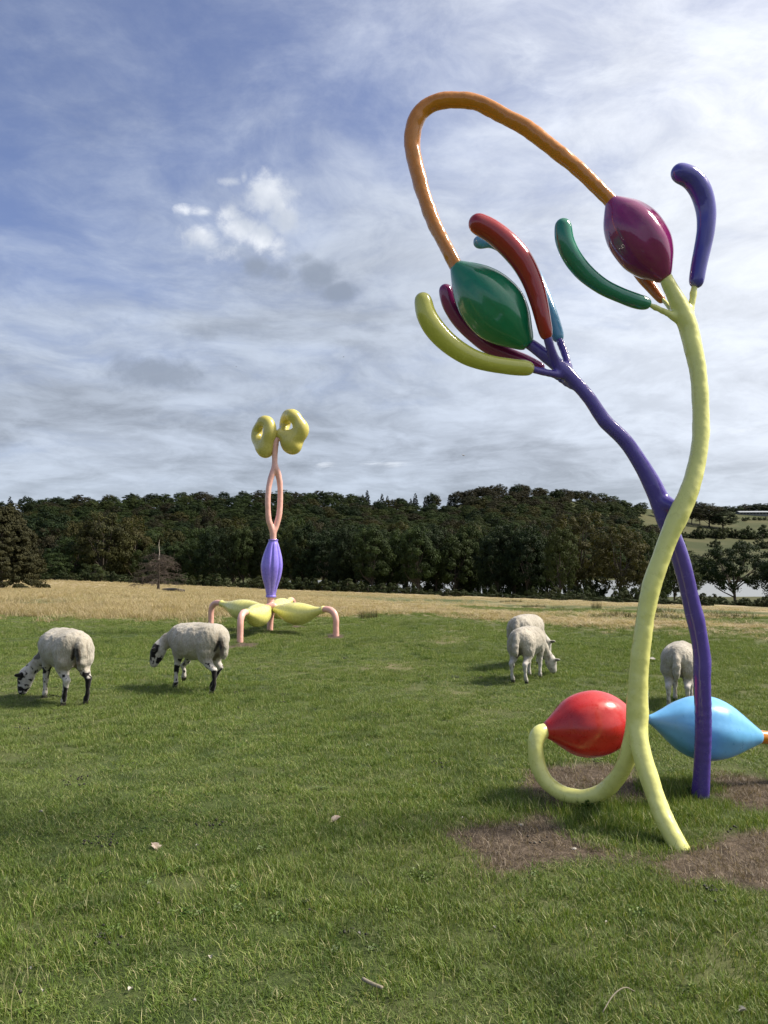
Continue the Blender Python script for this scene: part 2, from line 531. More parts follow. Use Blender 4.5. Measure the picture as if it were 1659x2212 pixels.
# bare earth patches, as outlines on the ground
SOIL = [
    G((962, 1792), (1010, 1772), (1080, 1768), (1135, 1760), (1165, 1742), (1140, 1716), (1112, 1692), (1128, 1668), (1170, 1655), (1230, 1648), (1330, 1650), (1380, 1660), (1395, 1740), (1330, 1738), (1240, 1740), (1205, 1742),
      (1190, 1770), (1225, 1796), (1275, 1822), (1330, 1846), (1380, 1862), (1430, 1856), (1470, 1838), (1540, 1812), (1620, 1800), (1800, 1786), (1900, 1800), (1900, 2010), (1720, 1965), (1640, 1935), (1545, 1914), (1452, 1916), (1408, 1880), (1360, 1868), (1290, 1868), (1190, 1868), (1120, 1882), (1060, 1888), (1030, 1850), (985, 1832)),
    G((1528, 1672), (1600, 1676), (1700, 1690), (1850, 1700), (1850, 1770), (1690, 1760), (1600, 1752), (1560, 1735), (1548, 1705)),
    G((494, 1397), (515, 1389), (560, 1390), (572, 1396), (530, 1402), (480, 1404)),
    G((690, 1380), (723, 1373), (750, 1378), (742, 1384), (705, 1385)),
    G((620, 1354), (640, 1351), (668, 1355), (650, 1358), (625, 1358)),
]
STRAW = [G((795, 1440), (840, 1424), (905, 1430), (900, 1450), (850, 1458), (800, 1452)), G((930, 1382), (975, 1374), (1010, 1380), (1000, 1392), (950, 1396)),
         G((960, 1502), (985, 1494), (1010, 1500), (990, 1510))]

def masks(x, y, z=None):
    """soil, dry meadow, greenness of lawn, second green strip, hill field"""
    if z is None: z = terrain(x, y)
    front = y > .3
    px, py = project(x, y, z)
    px = np.where(front, px, 830); py = np.where(front, py, 2400)
    d = np.hypot(x, y)
    wob = (fbm(x * 1.6, y * 1.6, None, 5, 21) - .5)
    soil = np.zeros_like(x)
    near = d < 20
    if near.any():
        xn = x[near] + wob[near] * .26; yn = y[near] + (fbm(x[near] * 1.6 + 50, y[near] * 1.6, None, 5, 33) - .5) * .26
        s = np.zeros_like(xn)
        for k, p in enumerate(SOIL):
            s = np.maximum(s, poly_mask(xn, yn, p, .10 if k < 2 else .10))
        soil[near] = s
    straw = np.zeros_like(x)
    if near.any():
        for p in STRAW:
            straw[near] = np.maximum(straw[near], .6 * poly_mask(x[near] + wob[near] * .5, y[near] + wob[near] * .5, p, .25))
    bnd = np.interp(px, [0, 300, 450, 830, 1000, 1200, 1400, 1659], [1337, 1342, 1336, 1330, 1338, 1350, 1366, 1383])
    w2 = (fbm(x * .5, y * .35, None, 5, 44) - .5)
    dry = sstep(bnd - py + w2 * 34 + (fbm(x * 2.2, y * 1.1, None, 4, 47) - .5) * 14, -9, 12)
    re = np.interp(px, PXT, ROW_EDGE)
    g2w = np.interp(px, [300, 560, 700, 900, 1200, 1659], [0, 5, 10, 17, 30, 30])
    e0 = re + np.interp(px, [0, 900, 1659], [3, 5, 5])
    pyw = py + w2 * 9
    g2 = sstep(pyw, e0 - 1, e0 + 3) * (1 - sstep(pyw, e0 + g2w - 3, e0 + g2w + 3)) * sstep(px, 480, 900) * .95
    g2 = g2 * (1 - .6 * sstep(fbm(x * .12, y * .3, None, 4, 71), .5, .66))
    g3 = .75 * sstep(fbm(x * .16 + 9, y * .22, None, 5, 61) + .14 * np.exp(-np.maximum(bnd - py, 0) / 9.0), .50, .66) * (1 - sstep(d, 80, 120))
    dry = dry * (1 - np.maximum(g2, g3))
    far = d > 185
    dry = np.where(far, 0, dry)
    return soil, dry, straw

front = np.radians(np.arange(-42, 42.01, .2))
rest = np.radians(np.linspace(42, 318, 120))[1:-1]
ANG = np.concatenate([front, rest]); NA = len(ANG)
rr = [0.4]
while rr[-1] < 30: rr.append(rr[-1] * 1.014)
while rr[-1] < 1700: rr.append(rr[-1] * 1.028)
RAD = np.array(rr); NR = len(RAD)
gx_ = RAD[:, None] * np.sin(ANG)[None, :]; gy_ = RAD[:, None] * np.cos(ANG)[None, :]
gzv = terrain(gx_.ravel(), gy_.ravel())
V = np.stack([gx_.ravel(), gy_.ravel(), gzv], 1)
i = np.arange(NR - 1)[:, None] * NA; j = np.arange(NA)[None, :]; j2 = (j + 1) % NA
F = np.stack([i + j, i + NA + j, i + NA + j2, i + j2], -1).reshape(-1, 4)
V = np.vstack([V, [[0, 0, gz(0, 0)]]])
cF = np.stack([np.full(NA, len(V) - 1), np.arange(NA), (np.arange(NA) + 1) % NA, (np.arange(NA) + 1) % NA], 1)
soil, dry, straw = masks(V[:, 0], V[:, 1], V[:, 2])

gm, t, b = new_mat('turf')
geo = t.n.new('ShaderNodeNewGeometry').outputs['Position']
def attr(t, n):
    a = t.n.new('ShaderNodeAttribute'); a.attribute_name = n; return a.outputs['Fac']
big = t.noise(geo, .35, 4, .55); mid = t.noise(geo, 3.0, 6, .65); fin = t.noise(geo, 60, 5, .7)
dist = t.vm('LENGTH', geo)
green = t.mix(t.ss(mid, .35, .68), (.034, .054, .016), (.070, .092, .030))
green = t.mix(t.ss(big, .42, .62), green, (.090, .100, .040))
green = t.mix(t.m('MULTIPLY', t.ss(fin, .52, .72), .5), green, (.15, .17, .07))
tan = t.mix(t.ss(t.noise(geo, .9, 6, .7), .35, .7), (.26, .21, .125), (.38, .31, .19))
tan = t.mix(t.m('MULTIPLY', t.ss(t.noise(geo, .25, 5, .6), .5, .66), .45), tan, (.15, .17, .06))
soilc = t.mix(t.ss(t.noise(geo, 14, 7, .75), .35, .7), (.042, .032, .023), (.128, .100, .074))
soilc = t.mix(t.ss(fin, .55, .75), soilc, (.26, .21, .16))
hillg = t.mix(t.ss(t.noise(geo, .02, 5, .6), .4, .65), (.044, .054, .021), (.080, .080, .038))
col = t.mix(attr(t, 'straw'), green, (.20, .17, .10))
col = t.mix(attr(t, 'dry'), col, tan)
col = t.mix(attr(t, 'soil'), col, soilc)
col = t.mix(t.ss(dist, 170, 200), col, hillg)
t.put(b.inputs['Base Color'], col)
b.inputs['Roughness'].default_value = .95; b.inputs['Specular IOR Level'].default_value = .15
h = t.m('ADD', t.m('MULTIPLY', mid, .6), t.m('MULTIPLY', fin, .4))
bump(t, b, h, .9, .03)
ground = mesh_obj('ground', V, F, gm, attrs={'soil': ('POINT', soil), 'dry': ('POINT', dry), 'straw': ('POINT', straw)})
tag(ground, kind='structure'); V_ground_min = min(V[:, 2].min(), LAKE_Z - 2); print('GROUND', V[:, 2].min(), V[:, 2].max())

# lake
lake_m, t, b = new_mat('lake_water')
pos = t.n.new('ShaderNodeNewGeometry').outputs['Position']
b.inputs['Base Color'].default_value = (.17, .19, .20, 1); b.inputs['Roughness'].default_value = .5
b.inputs['IOR'].default_value = 1.5; b.inputs['Specular IOR Level'].default_value = .9
wv_ = t.noise(t.vm('MULTIPLY', pos, (1, .35, 1)), 1.6, 4, .6)
bump(t, b, wv_, .5, .25)
lp = []
for px in np.linspace(540, 2100, 30): lp.append((212 * (px - 829.5) / FPX * 1.0, 196.0))
for px in np.linspace(2100, 540, 30): lp.append((342 * (px - 829.5) / FPX, 341.0))
lake = mesh_obj('lake', [(x, y, LAKE_Z - .35) for x, y in lp], [tuple(range(len(lp)))], lake_m, smooth=False)
tag(lake, kind='structure')

# ------------------------------------------------------------------ grass
def scatter(name, kind_label, protos, P, rot, tilt, scl, idx, mat_hide=None):
    """one object of kind stuff whose nodes set a tuft on every point"""
    me = bpy.data.meshes.new(name)
    me.vertices.add(len(P)); me.vertices.foreach_set('co', np.asarray(P, np.float32).ravel())
    R = np.stack([tilt[:, 0], tilt[:, 1], rot], 1).astype(np.float32)
    a = me.attributes.new('rot', 'FLOAT_VECTOR', 'POINT'); a.data.foreach_set('vector', R.ravel())
    a = me.attributes.new('scl', 'FLOAT_VECTOR', 'POINT'); a.data.foreach_set('vector', np.asarray(scl, np.float32).ravel())
    a = me.attributes.new('pick', 'INT', 'POINT'); a.data.foreach_set('value', np.asarray(idx, np.int32))
    o = bpy.data.objects.new(name, me); C.objects.link(o)
    ng = bpy.data.node_groups.new(name + '_nodes', 'GeometryNodeTree')
    ng.interface.new_socket('Geometry', in_out='INPUT', socket_type='NodeSocketGeometry')
    ng.interface.new_socket('Geometry', in_out='OUTPUT', socket_type='NodeSocketGeometry')
    N = ng.nodes; L = ng.links
    gi = N.new('NodeGroupInput'); go = N.new('NodeGroupOutput')
    col_ = bpy.data.collections.new(name + '_source')
    for p in protos: col_.objects.link(p)
    ci = N.new('GeometryNodeCollectionInfo'); ci.inputs['Collection'].default_value = col_
    ci.inputs['Separate Children'].default_value = True; ci.inputs['Reset Children'].default_value = True
    iop = N.new('GeometryNodeInstanceOnPoints'); iop.inputs['Pick Instance'].default_value = True
    def na(nm, ty):
        n = N.new('GeometryNodeInputNamedAttribute'); n.data_type = ty; n.inputs['Name'].default_value = nm
        return n.outputs['Attribute']
    L.new(gi.outputs[0], iop.inputs['Points']); L.new(ci.outputs[0], iop.inputs['Instance'])
    L.new(na('pick', 'INT'), iop.inputs['Instance Index'])
    L.new(na('rot', 'FLOAT_VECTOR'), iop.inputs['Rotation'])
    L.new(na('scl', 'FLOAT_VECTOR'), iop.inputs['Scale'])
    L.new(iop.outputs[0], go.inputs[0])
    md = o.modifiers.new('scatter', 'NODES'); md.node_group = ng
    tag(o, kind_label, None, None, 'stuff')
    return o

def blades(n, rad, lmin, lmax, wid, lean, seed, bend=.6, seg=2):
    """n curved blades -> verts, tri faces, per-face random"""
    r = np.random.default_rng(seed)
    ang = r.uniform(0, 2 * math.pi, n); rr_ = rad * np.sqrt(r.uniform(0, 1, n))
    bx, by = rr_ * np.cos(ang), rr_ * np.sin(ang)
    az = r.uniform(0, 2 * math.pi, n); le = r.uniform(.15, 1, n) ** .8 * lean
    ln = r.uniform(lmin, lmax, n); wd = wid * r.uniform(.7, 1.3, n)
    V = []; F = []; rnd = []
    ts = np.linspace(0, 1, seg + 1)
    for k in range(n):
        dx_, dy_ = math.cos(az[k]), math.sin(az[k]); sx_, sy_ = -dy_, dx_
        tw = r.uniform(-.9, .9); sx2, sy2 = sx_ * math.cos(tw) + dx_ * math.sin(tw), sy_ * math.cos(tw) + dy_ * math.sin(tw)
        o = len(V); x, y, z = bx[k], by[k], -.01
        an = le[k] * .4
        for s, t_ in enumerate(ts):
            ww = wd[k] * (1 - t_) ** .7 * .5
            if s == seg: V.append((x, y, z))
            else:
                V.append((x - sx2 * ww, y - sy2 * ww, z)); V.append((x + sx2 * ww, y + sy2 * ww, z))
            st = ln[k] / seg
            x += dx_ * st * math.sin(an); y += dy_ * st * math.sin(an); z += st * math.cos(an)
            an = min(an + le[k] * bend * 2 / seg, 1.75)
        for s in range(seg - 1):
            a_ = o + 2 * s; F += [(a_, a_ + 1, a_ + 3), (a_, a_ + 3, a_ + 2)]; rnd += [0, 0]
        a_ = o + 2 * (seg - 1); F.append((a_, a_ + 1, a_ + 2)); rnd.append(0)
        rv = r.uniform(); rnd[-(2 * (seg - 1) + 1):] = [rv] * (2 * (seg - 1) + 1)
    return np.array(V), np.array(F), np.array(rnd)

def blade_mat(name, stops, scale_big=.45):
    m, t, b = new_mat(name)
    cr = t.n.new('ShaderNodeValToRGB'); t.l.new(attr(t, 'rnd'), cr.inputs[0])
    e = cr.color_ramp.elements
    while len(e) < len(stops): e.new(.5)
    for k, (p, c) in enumerate(stops): e[k].position = p; e[k].color = (*c, 1)
    pos = t.n.new('ShaderNodeNewGeometry').outputs['Position']
    pat = t.noise(pos, scale_big, 5, .6); pat2 = t.noise(pos, 2.6, 5, .6)
    col = t.mix(t.m('MULTIPLY', t.ss(pat, .44, .66), .55), cr.outputs[0], (.12, .165, .045))
    col = t.mix(t.ss(pat2, .30, .72, .0, .5), col, t.mix(1.0, col, (1.5, 1.45, 1.2), 'MULTIPLY'))
    col = t.mix(t.ss(pat2, .28, .46, .45, .0), col, (.028, .062, .012))
    t.put(b.inputs['Base Color'], col)
    b.inputs['Roughness'].default_value = .5; b.inputs['Specular IOR Level'].default_value = .35
    tr = t.n.new('ShaderNodeBsdfTranslucent'); t.put(tr.inputs['Color'], t.mix(1.0, col, (1.2, 1.2, .55), 'MULTIPLY'))
    mx = t.n.new('ShaderNodeMixShader'); mx.inputs[0].default_value = .28
    t.l.new(b.outputs[0], mx.inputs[1]); t.l.new(tr.outputs[0], mx.inputs[2])
    t.l.new(mx.outputs[0], t.n['Material Output'].inputs['Surface'])
    return m

grass_m = blade_mat('grass_blade', [(0, (.048, .090, .015)), (.40, (.096, .158, .025)), (.72, (.152, .212, .042)), (.88, (.20, .24, .075)), (.96, (.38, .36, .19)), (1, (.46, .42, .26))])
dry_m = blade_mat('dry_blade', [(0, (.22, .175, .105)), (.4, (.34, .28, .175)), (.8, (.48, .40, .265)), (.92, (.30, .28, .14)), (1, (.19, .22, .09))], .15)
for nme in ('dry_blade',):
    # the meadow keeps its own straw colour: no green patches from the lawn mix
    nt = bpy.data.materials[nme].node_tree
    for n in nt.nodes:
        if n.type == 'MIX' and n.data_type == 'RGBA' and n.blend_type == 'MIX':
            c7 = n.inputs[7]
            if not c7.is_linked and abs(c7.default_value[0] - .135) < 1e-3: c7.default_value = (.33, .30, .17, 1)
            elif not c7.is_linked: c7.default_value = (.27, .22, .125, 1)
straw_m = blade_mat('straw_stalk', [(0, (.34, .30, .17)), (.6, (.52, .46, .29)), (1, (.30, .30, .14))])
duff_m = blade_mat('dead_duff', [(0, (.070, .053, .038)), (.5, (.17, .132, .098)), (.9, (.30, .245, .19)), (1, (.42, .37, .30))])
for n in duff_m.node_tree.nodes:
    if n.type == 'MIX' and n.data_type == 'RGBA' and n.blend_type == 'MIX' and not n.inputs[7].is_linked: n.inputs[7].default_value = (.11, .082, .058, 1)

def proto(name, mat, **k):
    v, f, r_ = blades(**k)
    return mesh_obj(name, v, f, mat, smooth=False, link=False, attrs={'rnd': ('FACE', r_)})
turf = [proto('turf_tuft_%d' % s, grass_m, n=120, rad=.085, lmin=.020, lmax=.050, wid=.0034, lean=1.3, seed=s) for s in range(5)]
turf += [proto('turf_long_%d' % s, grass_m, n=60, rad=.07, lmin=.035, lmax=.08, wid=.0036, lean=1.35, seed=20 + s) for s in range(2)]
def rosette(seed):
    r = np.random.default_rng(seed); V = []; F = []; rnd = []
    for k in range(26):
        a = r.uniform(0, 6.28); q_ = r.uniform(.0, .05); cx, cy = q_ * math.cos(a * 3), q_ * math.sin(a * 3); L = r.uniform(.012, .03); z0 = r.uniform(.012, .035)
        dx_, dy_ = math.cos(a), math.sin(a); o = len(V)
        V += [(cx, cy, z0 - .008), (cx + dx_ * L * .5 - dy_ * L * .32, cy + dy_ * L * .5 + dx_ * L * .32, z0), (cx + dx_ * L, cy + dy_ * L, z0 - .003), (cx + dx_ * L * .5 + dy_ * L * .32, cy + dy_ * L * .5 - dx_ * L * .32, z0)]
        F += [(o, o + 1, o + 2), (o, o + 2, o + 3)]; v_ = r.uniform(0, .5); rnd += [v_, v_]
    return mesh_obj('turf_weed', V, np.array(F), grass_m, smooth=False, link=False, attrs={'rnd': ('FACE', rnd)})
turf.append(rosette(5))
stalk = [proto('stalk_tuft_%d' % s, straw_m, n=n_, rad=r_, lmin=.07, lmax=.20, wid=.0024, lean=1.5, seed=40 + s, bend=.7, seg=3) for s, (n_, r_) in enumerate([(2, .06), (4, .12), (9, .16)])]
hay = [proto('hay_tuft_%d' % s, dry_m, n=95, rad=.24, lmin=.14, lmax=.42, wid=.008, lean=1.15, seed=60 + s) for s in range(4)]
duff = [proto('duff_tuft_%d' % s, duff_m, n=46, rad=.10, lmin=.02, lmax=.075, wid=.0032, lean=2.6, seed=80 + s, bend=.2) for s in range(3)]

def fan(dens_fn, r0, r1, a0=-34, a1=34, seed=0, dmax=None):
    """random points in a wedge; dens_fn(d) per m2"""
    r = np.random.default_rng(seed)
    d1 = max(dens_fn(r0), dens_fn(r1), dens_fn((r0 + r1) / 2))
    area = math.radians(a1 - a0) * (r1 * r1 - r0 * r0) / 2
    n = int(area * d1)
    d = np.sqrt(r.uniform(r0 * r0, r1 * r1, n)); a = np.radians(r.uniform(a0, a1, n))
    keep = r.uniform(0, 1, n) < np.array([dens_fn(q_) for q_ in (r0, r1)]).max() * 0 + np.vectorize(dens_fn)(d) / d1
    d, a = d[keep], a[keep]
    return d * np.sin(a), d * np.cos(a), r

def build_scatter(name, label, protos, weights, x, y, r, s0, s1, keep, zs=None):
    x, y = x[keep], y[keep]
    z = terrain(x, y); n = len(x)
    s = r.uniform(s0, s1, n)
    sc = np.stack([s, s, s * (1 if zs is None else zs[keep])], 1)
    P = np.stack([x, y, z], 1)
    return scatter(name, label, protos, P, r.uniform(0, 6.283, n), r.normal(0, .08, (n, 2)), sc, r.choice(len(protos), n, p=np.array(weights) / sum(weights)))

parts_x, parts_y = [], []
for (r0, r1, dn, sd, aw) in ((.7, 1.6, 260, 6, 80), (1.6, 3.2, 300, 1, 66), (3.2, 5.5, 260, 2, 56), (5.5, 9, 200, 3, 46), (9, 15, 130, 4, 42), (15, 26, 70, 5, 40)):
    x, y, _ = fan(lambda q_, dn=dn: dn, r0, r1, a0=-aw, a1=aw, seed=sd); parts_x.append(x); parts_y.append(y)
x = np.concatenate(parts_x); y = np.concatenate(parts_y)
r = np.random.default_rng(5)
s_, d_, st_ = masks(x, y)
kp = (r.uniform(0, 1, len(x)) > s_ * 1.04) & (r.uniform(0, 1, len(x)) > d_) & (r.uniform(0, 1, len(x)) > st_ * .7)
dd_ = np.hypot(x, y)
lush = sstep(fbm(x * .9, y * .9, None, 4, 90), .42, .62)
zs = (.55 + .42 * lush)
# sheltered round the feet of the near sculpture the grass is longer
for fx, fy in (tuple(flat(1360, 1790)[:2]), tuple(flat(1420, 1720)[:2]), tuple(flat(1500, 1700)[:2]), tuple(flat(1280, 1738)[:2]), tuple(flat(1320, 1760)[:2]), tuple(flat(1230, 1745)[:2]), tuple(flat(1515, 1722)[:2])):
    zs = zs + .55 * np.exp(-((x - fx) ** 2 + (y - fy) ** 2) / .12)
zs = zs * (1 + .5 * sstep(dd_, 7, 16))
build_scatter('lawn_grass', 'short green pasture grass grazed unevenly across the foreground', turf, [1, 1, 1, 1, 1, .3, .3, .12], x, y, r, .8, 1.25, kp, zs)

parts = [fan(lambda q_, dn=dn: dn, r0, r1, a0=-50, a1=50, seed=sd) for (r0, r1, dn, sd) in ((1.0, 4, 16, 11), (4, 8, 13, 12), (8, 20, 9, 13), (20, 34, 3, 14))]
x = np.concatenate([p[0] for p in parts]); y = np.concatenate([p[1] for p in parts])
s_, d_, st_ = masks(x, y)
cl = fbm(x * .7 + 3, y * .7, None, 4, 123)
kp = (r.uniform(0, 1, len(x)) < .06 + 1.0 * sstep(cl, .50, .68) + .8 * st_) & (r.uniform(0, 1, len(x)) > s_ * .8)
build_scatter('straw_stalks', 'thin pale dead stalks standing and lying through the lawn', stalk, [1, .8, .35], x, y, r, .6, 1.15, kp)

parts = [fan(lambda q_, dn=dn: dn, r0, r1, a0=-40, a1=40, seed=sd) for (r0, r1, dn, sd) in ((14, 24, 22, 21), (24, 45, 9, 22), (45, 90, 3.2, 23), (90, 185, .9, 24))]
x = np.concatenate([p[0] for p in parts]); y = np.concatenate([p[1] for p in parts])
z = terrain(x, y); px_, py_ = project(x, y, z)
s_, d_, st_ = masks(x, y, z)
de_ = np.interp(px_, [0, 650, 1026, 1659], [175, 130, 100, 78])
kp = (r.uniform(0, 1, len(x)) < d_ ** 1.3) & (y < de_ + 3)
zs = np.interp(px_, [0, 500, 800, 1100, 1659], [.52, .46, .27, .17, .13]) * (.75 + .5 * vnoise(x * .4, y * .4, None, 9))
zs = zs * (1 + .5 * (y > de_ - 8))
build_scatter('dry_meadow_grass', 'tall straw coloured dry grass covering the far half of the field', hay, [1, 1, 1, 1], x, y, r, .8, 1.3, kp, zs)

x, y, _ = fan(lambda q_: 170, 3.0, 8.0, a0=0, a1=42, seed=31)
s_, d_, st_ = masks(x, y)
kp = r.uniform(0, 1, len(x)) < s_ * .9
x2, y2, _ = fan(lambda q_: 60, 12, 18, a0=-18, a1=0, seed=32)
build_scatter('dead_grass_litter', 'brown dead grass and crumbs lying on the bare earth patches', duff, [1, 1, 1], x, y, r, .7, 1.2, kp)

# ------------------------------------------------------------------ near sculpture: two entwined bronze stems
E_yel = enamel('yellow_enamel', (.76, .76, .25), .30, .35, .22)
E_pur = enamel('violet_enamel', (.09, .058, .34), .20, .35, .25)
E_ora = enamel('orange_enamel', (.60, .21, .012), .22, .5, .3, .12)
E_grn = enamel('green_enamel', (.005, .21, .10), .16, .6, .12, .05)
E_bur = enamel('burgundy_enamel', (.24, .008, .115), .13, .7, .10, .05)
E_red = enamel('red_enamel', (.52,.022,.018), .30, .35, .3, .06)
E_blu = enamel('blue_enamel', (.15, .46, .82), .34, .3, .3, .06)
E_drd = enamel('dark_red_enamel', (.34, .008, .010), .16, .6, .10, .05)
E_oli = enamel('olive_yellow_enamel', (.55, .54, .09), .20, .5, .12, .06)
E_tea = enamel('teal_green_enamel', (.008, .20, .12), .14, .7, .10, .05)
E_mbl = enamel('dull_blue_enamel', (.10, .32, .55), .20, .5, .10, .05)
E_ind = enamel('indigo_enamel', (.06, .05, .36), .15, .7, .12, .06)
E_rus = enamel('rust_orange_enamel', (.48, .14, .025), .2, .5, .15, .06)

def c1(rows):   # outline measurements of the upper half
    return [(837 + .4557 * a, 162 + .4557 * b_, Y, .4557 * w_) for a, b_, Y, w_ in rows]
def c2(rows):
    return [(1107 + .3327 * a, 918 + .3327 * b_, Y, .3327 * w_) for a, b_, Y, w_ in rows]
def c3(rows):
    return [(945 + .4303 * a, 1404 + .4303 * b_, Y, .4303 * w_) for a, b_, Y, w_ in rows]

A_base = flat(1460, 1780)
sculp = empty('flower_sculpture', (A_base[0], A_base[1], 0))
tag(sculp, 'tall glossy sculpture of entwined yellow and violet stems with coloured pods', 'sculpture')

def part(name, VF, mat, root, label=None, parent=None, smooth=True):
    V, F = VF
    par = parent or root
    org = np.array(root.location)
    o = mesh_obj(name, np.asarray(V) - org, F, mat, par, smooth)
    o.location = (0, 0, 0)
    if label: o['label'] = label
    return o

K = .010
def limb(rows, n=6): return chain(px_path(rows, n))
main = (c3([(1003, 330, 4.60, 99), (1003, 250, 4.60, 92)]) + c2([(825, 1560, 4.60, 108), (838, 1430, 4.60, 104), (870, 1200, 4.60, 104), (905, 1040, 4.60, 108), (960, 880, 4.60, 106), (1028, 700, 4.60, 110), (1090, 560, 4.60, 116), (1150, 420, 4.60, 108), (1195, 260, 4.62, 98), (1220, 100, 4.64, 93)])
        + c1([(1485, 1640, 4.66, 70), (1478, 1450, 4.68, 70), (1455, 1320, 4.70, 74), (1428, 1205, 4.72, 78), (1395, 1115, 4.72, 74), (1352, 1030, 4.72, 60), (1314, 950, 4.72, 52)]))
leg = c3([(1003, 330, 4.60, 92), (1008, 420, 4.57, 84), (1026, 520, 4.53, 84), (1062, 640, 4.48, 84), (1108, 770, 4.41, 82), (1154, 880, 4.34, 82), (1205, 978, 4.28, 80), (1245, 1050, 4.24, 80)])
loop = c3([(1000, 330, 4.60, 84), (978, 450, 4.62, 76), (948, 556, 4.66, 74), (900, 645, 4.72, 72), (838, 706, 4.79, 70), (745, 738, 4.85, 66), (645, 726, 4.93, 66), (560, 674, 4.99, 66), (508, 592, 5.03, 68), (492, 500, 5.05, 68), (502, 430, 5.07, 66), (540, 403, 5.10, 62)])
caps = limb(main) + limb(leg) + limb(loop)
caps += limb(c1([(1375, 1160, 4.72, 30), (1330, 1130, 4.71, 24), (1240, 1088, 4.70, 24)]), 3)
caps += limb(c1([(1428, 1190, 4.72, 40), (1440, 1110, 4.73, 28), (1455, 1005, 4.74, 30)]), 3)
caps += limb(c1([(1362, 1130, 4.74, 24), (1335, 1100, 4.80, 18), (1305, 1062, 4.86, 18)]), 3)
Vv, Ff = skin(caps, .0105, .006)
Vv = dent(Vv, Ff, .0045, 9, 3); Vv = dent(Vv, Ff, .0016, 30, 4)
part('stem', (Vv, Ff), E_yel, sculp, 'pale yellow stem looping once and standing on one leg')

pur = (c3([(1318, 760, 5.14, 78), (1325, 640, 5.09, 76), (1335, 400, 5.0, 76), (1328, 150, 4.93, 78)]) + c2([(1230, 1500, 4.92, 98), (1197, 1300, 4.89, 97), (1172, 1200, 4.87, 97), (1138, 1050, 4.84, 96), (1100, 900, 4.81, 97), (1062, 780, 4.79, 98), (1012, 660, 4.76, 100), (975, 550, 4.75, 110), (920, 410, 4.74, 108), (832, 250, 4.74, 92), (728, 100, 4.74, 84)])
       + c1([(1030, 1640, 4.74, 60), (962, 1540, 4.74, 56), (885, 1450, 4.75, 56), (822, 1388, 4.76, 56), (760, 1340, 4.77, 50), (710, 1300, 4.78, 46), (655, 1262, 4.80, 42)]))
caps = limb(pur)
caps += limb(c2([(985, 500, 4.72, 96), (1030, 520, 4.68, 66), (1075, 540, 4.64, 60)]), 3)
caps += limb(c1([(820, 1425, 4.75, 34), (740, 1408, 4.71, 28), (680, 1393, 4.68, 30)]), 3)
caps += limb(c1([(800, 1370, 4.75, 44), (775, 1300, 4.70, 36), (756, 1235, 4.67, 38)]), 3)
caps += limb(c1([(868, 1420, 4.76, 34), (840, 1320, 4.82, 30), (812, 1250, 4.86, 30)]), 3)
caps += limb(c1([(870, 1480, 4.77, 24), (800, 1435, 4.84, 18), (735, 1392, 4.90, 20)]), 3)
Vv, Ff = skin(caps, .0105, .006)
Vv = dent(Vv, Ff, .003, 6, 13); Vv = dent(Vv, Ff, .001, 26, 14)
part('stem', (Vv, Ff), E_pur, sculp, 'dark violet stem crossing behind the yellow one')

arc = px_path(c1([(352, 950, 4.80, 62), (322, 900, 4.82, 62), (262, 785, 4.86, 62), (213, 680, 4.90, 64), (168, 560, 4.93, 65), (140, 450, 4.95, 66), (121, 370, 4.96, 68), (118, 290, 4.96, 70), (135, 215, 4.95, 72), (178, 158, 4.94, 70), (240, 127, 4.92, 66), (320, 119, 4.90, 66), (408, 127, 4.88, 68), (490, 160, 4.86, 68), (570, 203, 4.84, 68), (650, 245, 4.82, 68), (730, 305, 4.80, 66), (820, 375, 4.78, 64), (900, 440, 4.77, 62), (980, 520, 4.76, 60), (1050, 588, 4.75, 58), (1075, 620, 4.75, 58)]), 10)
jj = np.random.default_rng(4)
arc[:, 3] *= 1 + .05 * (fbm(np.arange(len(arc)) * .13, np.zeros(len(arc)), None, 3, 6) - .5) * 2
Vv, Ff = skin(chain(arc), .0105, .004)
Vv = dent(Vv, Ff, .006, 10, 23); Vv = dent(Vv, Ff, .0018, 32, 24)
part('arch', (Vv, Ff), E_ora, sculp, 'orange brown tube arching between green and burgundy pods')

def pod(a, b_, prof, seg=56, n=44, facet=0.0, lobes=9, seed=0, sag=0.0):
    """body of revolution between two points; prof rows (t, radius m)"""
    a = np.asarray(a, float); b_ = np.asarray(b_, float); L = np.linalg.norm(b_ - a); T = (b_ - a) / L
    ref = np.array([0, 0, 1.]) if abs(T[2]) < .9 else np.array([0, 1., 0])
    u = np.cross(T, ref); u /= np.linalg.norm(u); v = np.cross(T, u)
    pr = catmull(prof, 10)
    ts = np.linspace(0, 1, n); R = np.interp(ts, pr[:, 0], pr[:, 1])
    V = []
    th = np.linspace(0, 2 * math.pi, seg, endpoint=False)
    for t_, r_ in zip(ts, R):
        f = 1 + facet * (np.abs(np.cos(th * lobes / 2 + seed)) - .64) * math.sin(math.pi * min(1, max(0, t_))) 
        rr2 = (r_ * f)[:, None]
        V.append(a + T * L * t_ + rr2 * (np.cos(th)[:, None] * u + np.sin(th)[:, None] * v) + np.array([0, 0, -sag * math.sin(math.pi * t_)]))
    V = np.vstack(V + [a[None], b_[None]])
    i = np.arange(n - 1)[:, None] * seg; j = np.arange(seg)[None, :]; j2 = (j + 1) % seg
    F = [tuple(q_) for q_ in np.stack([i + j, i + seg + j, i + seg + j2, i + j2], -1).reshape(-1, 4)]
    m = len(V); o = (n - 1) * seg
    F += [(m - 2, k, (k + 1) % seg) for k in range(seg)] + [(m - 1, o + (k + 1) % seg, o + k) for k in range(seg)]
    return V, F

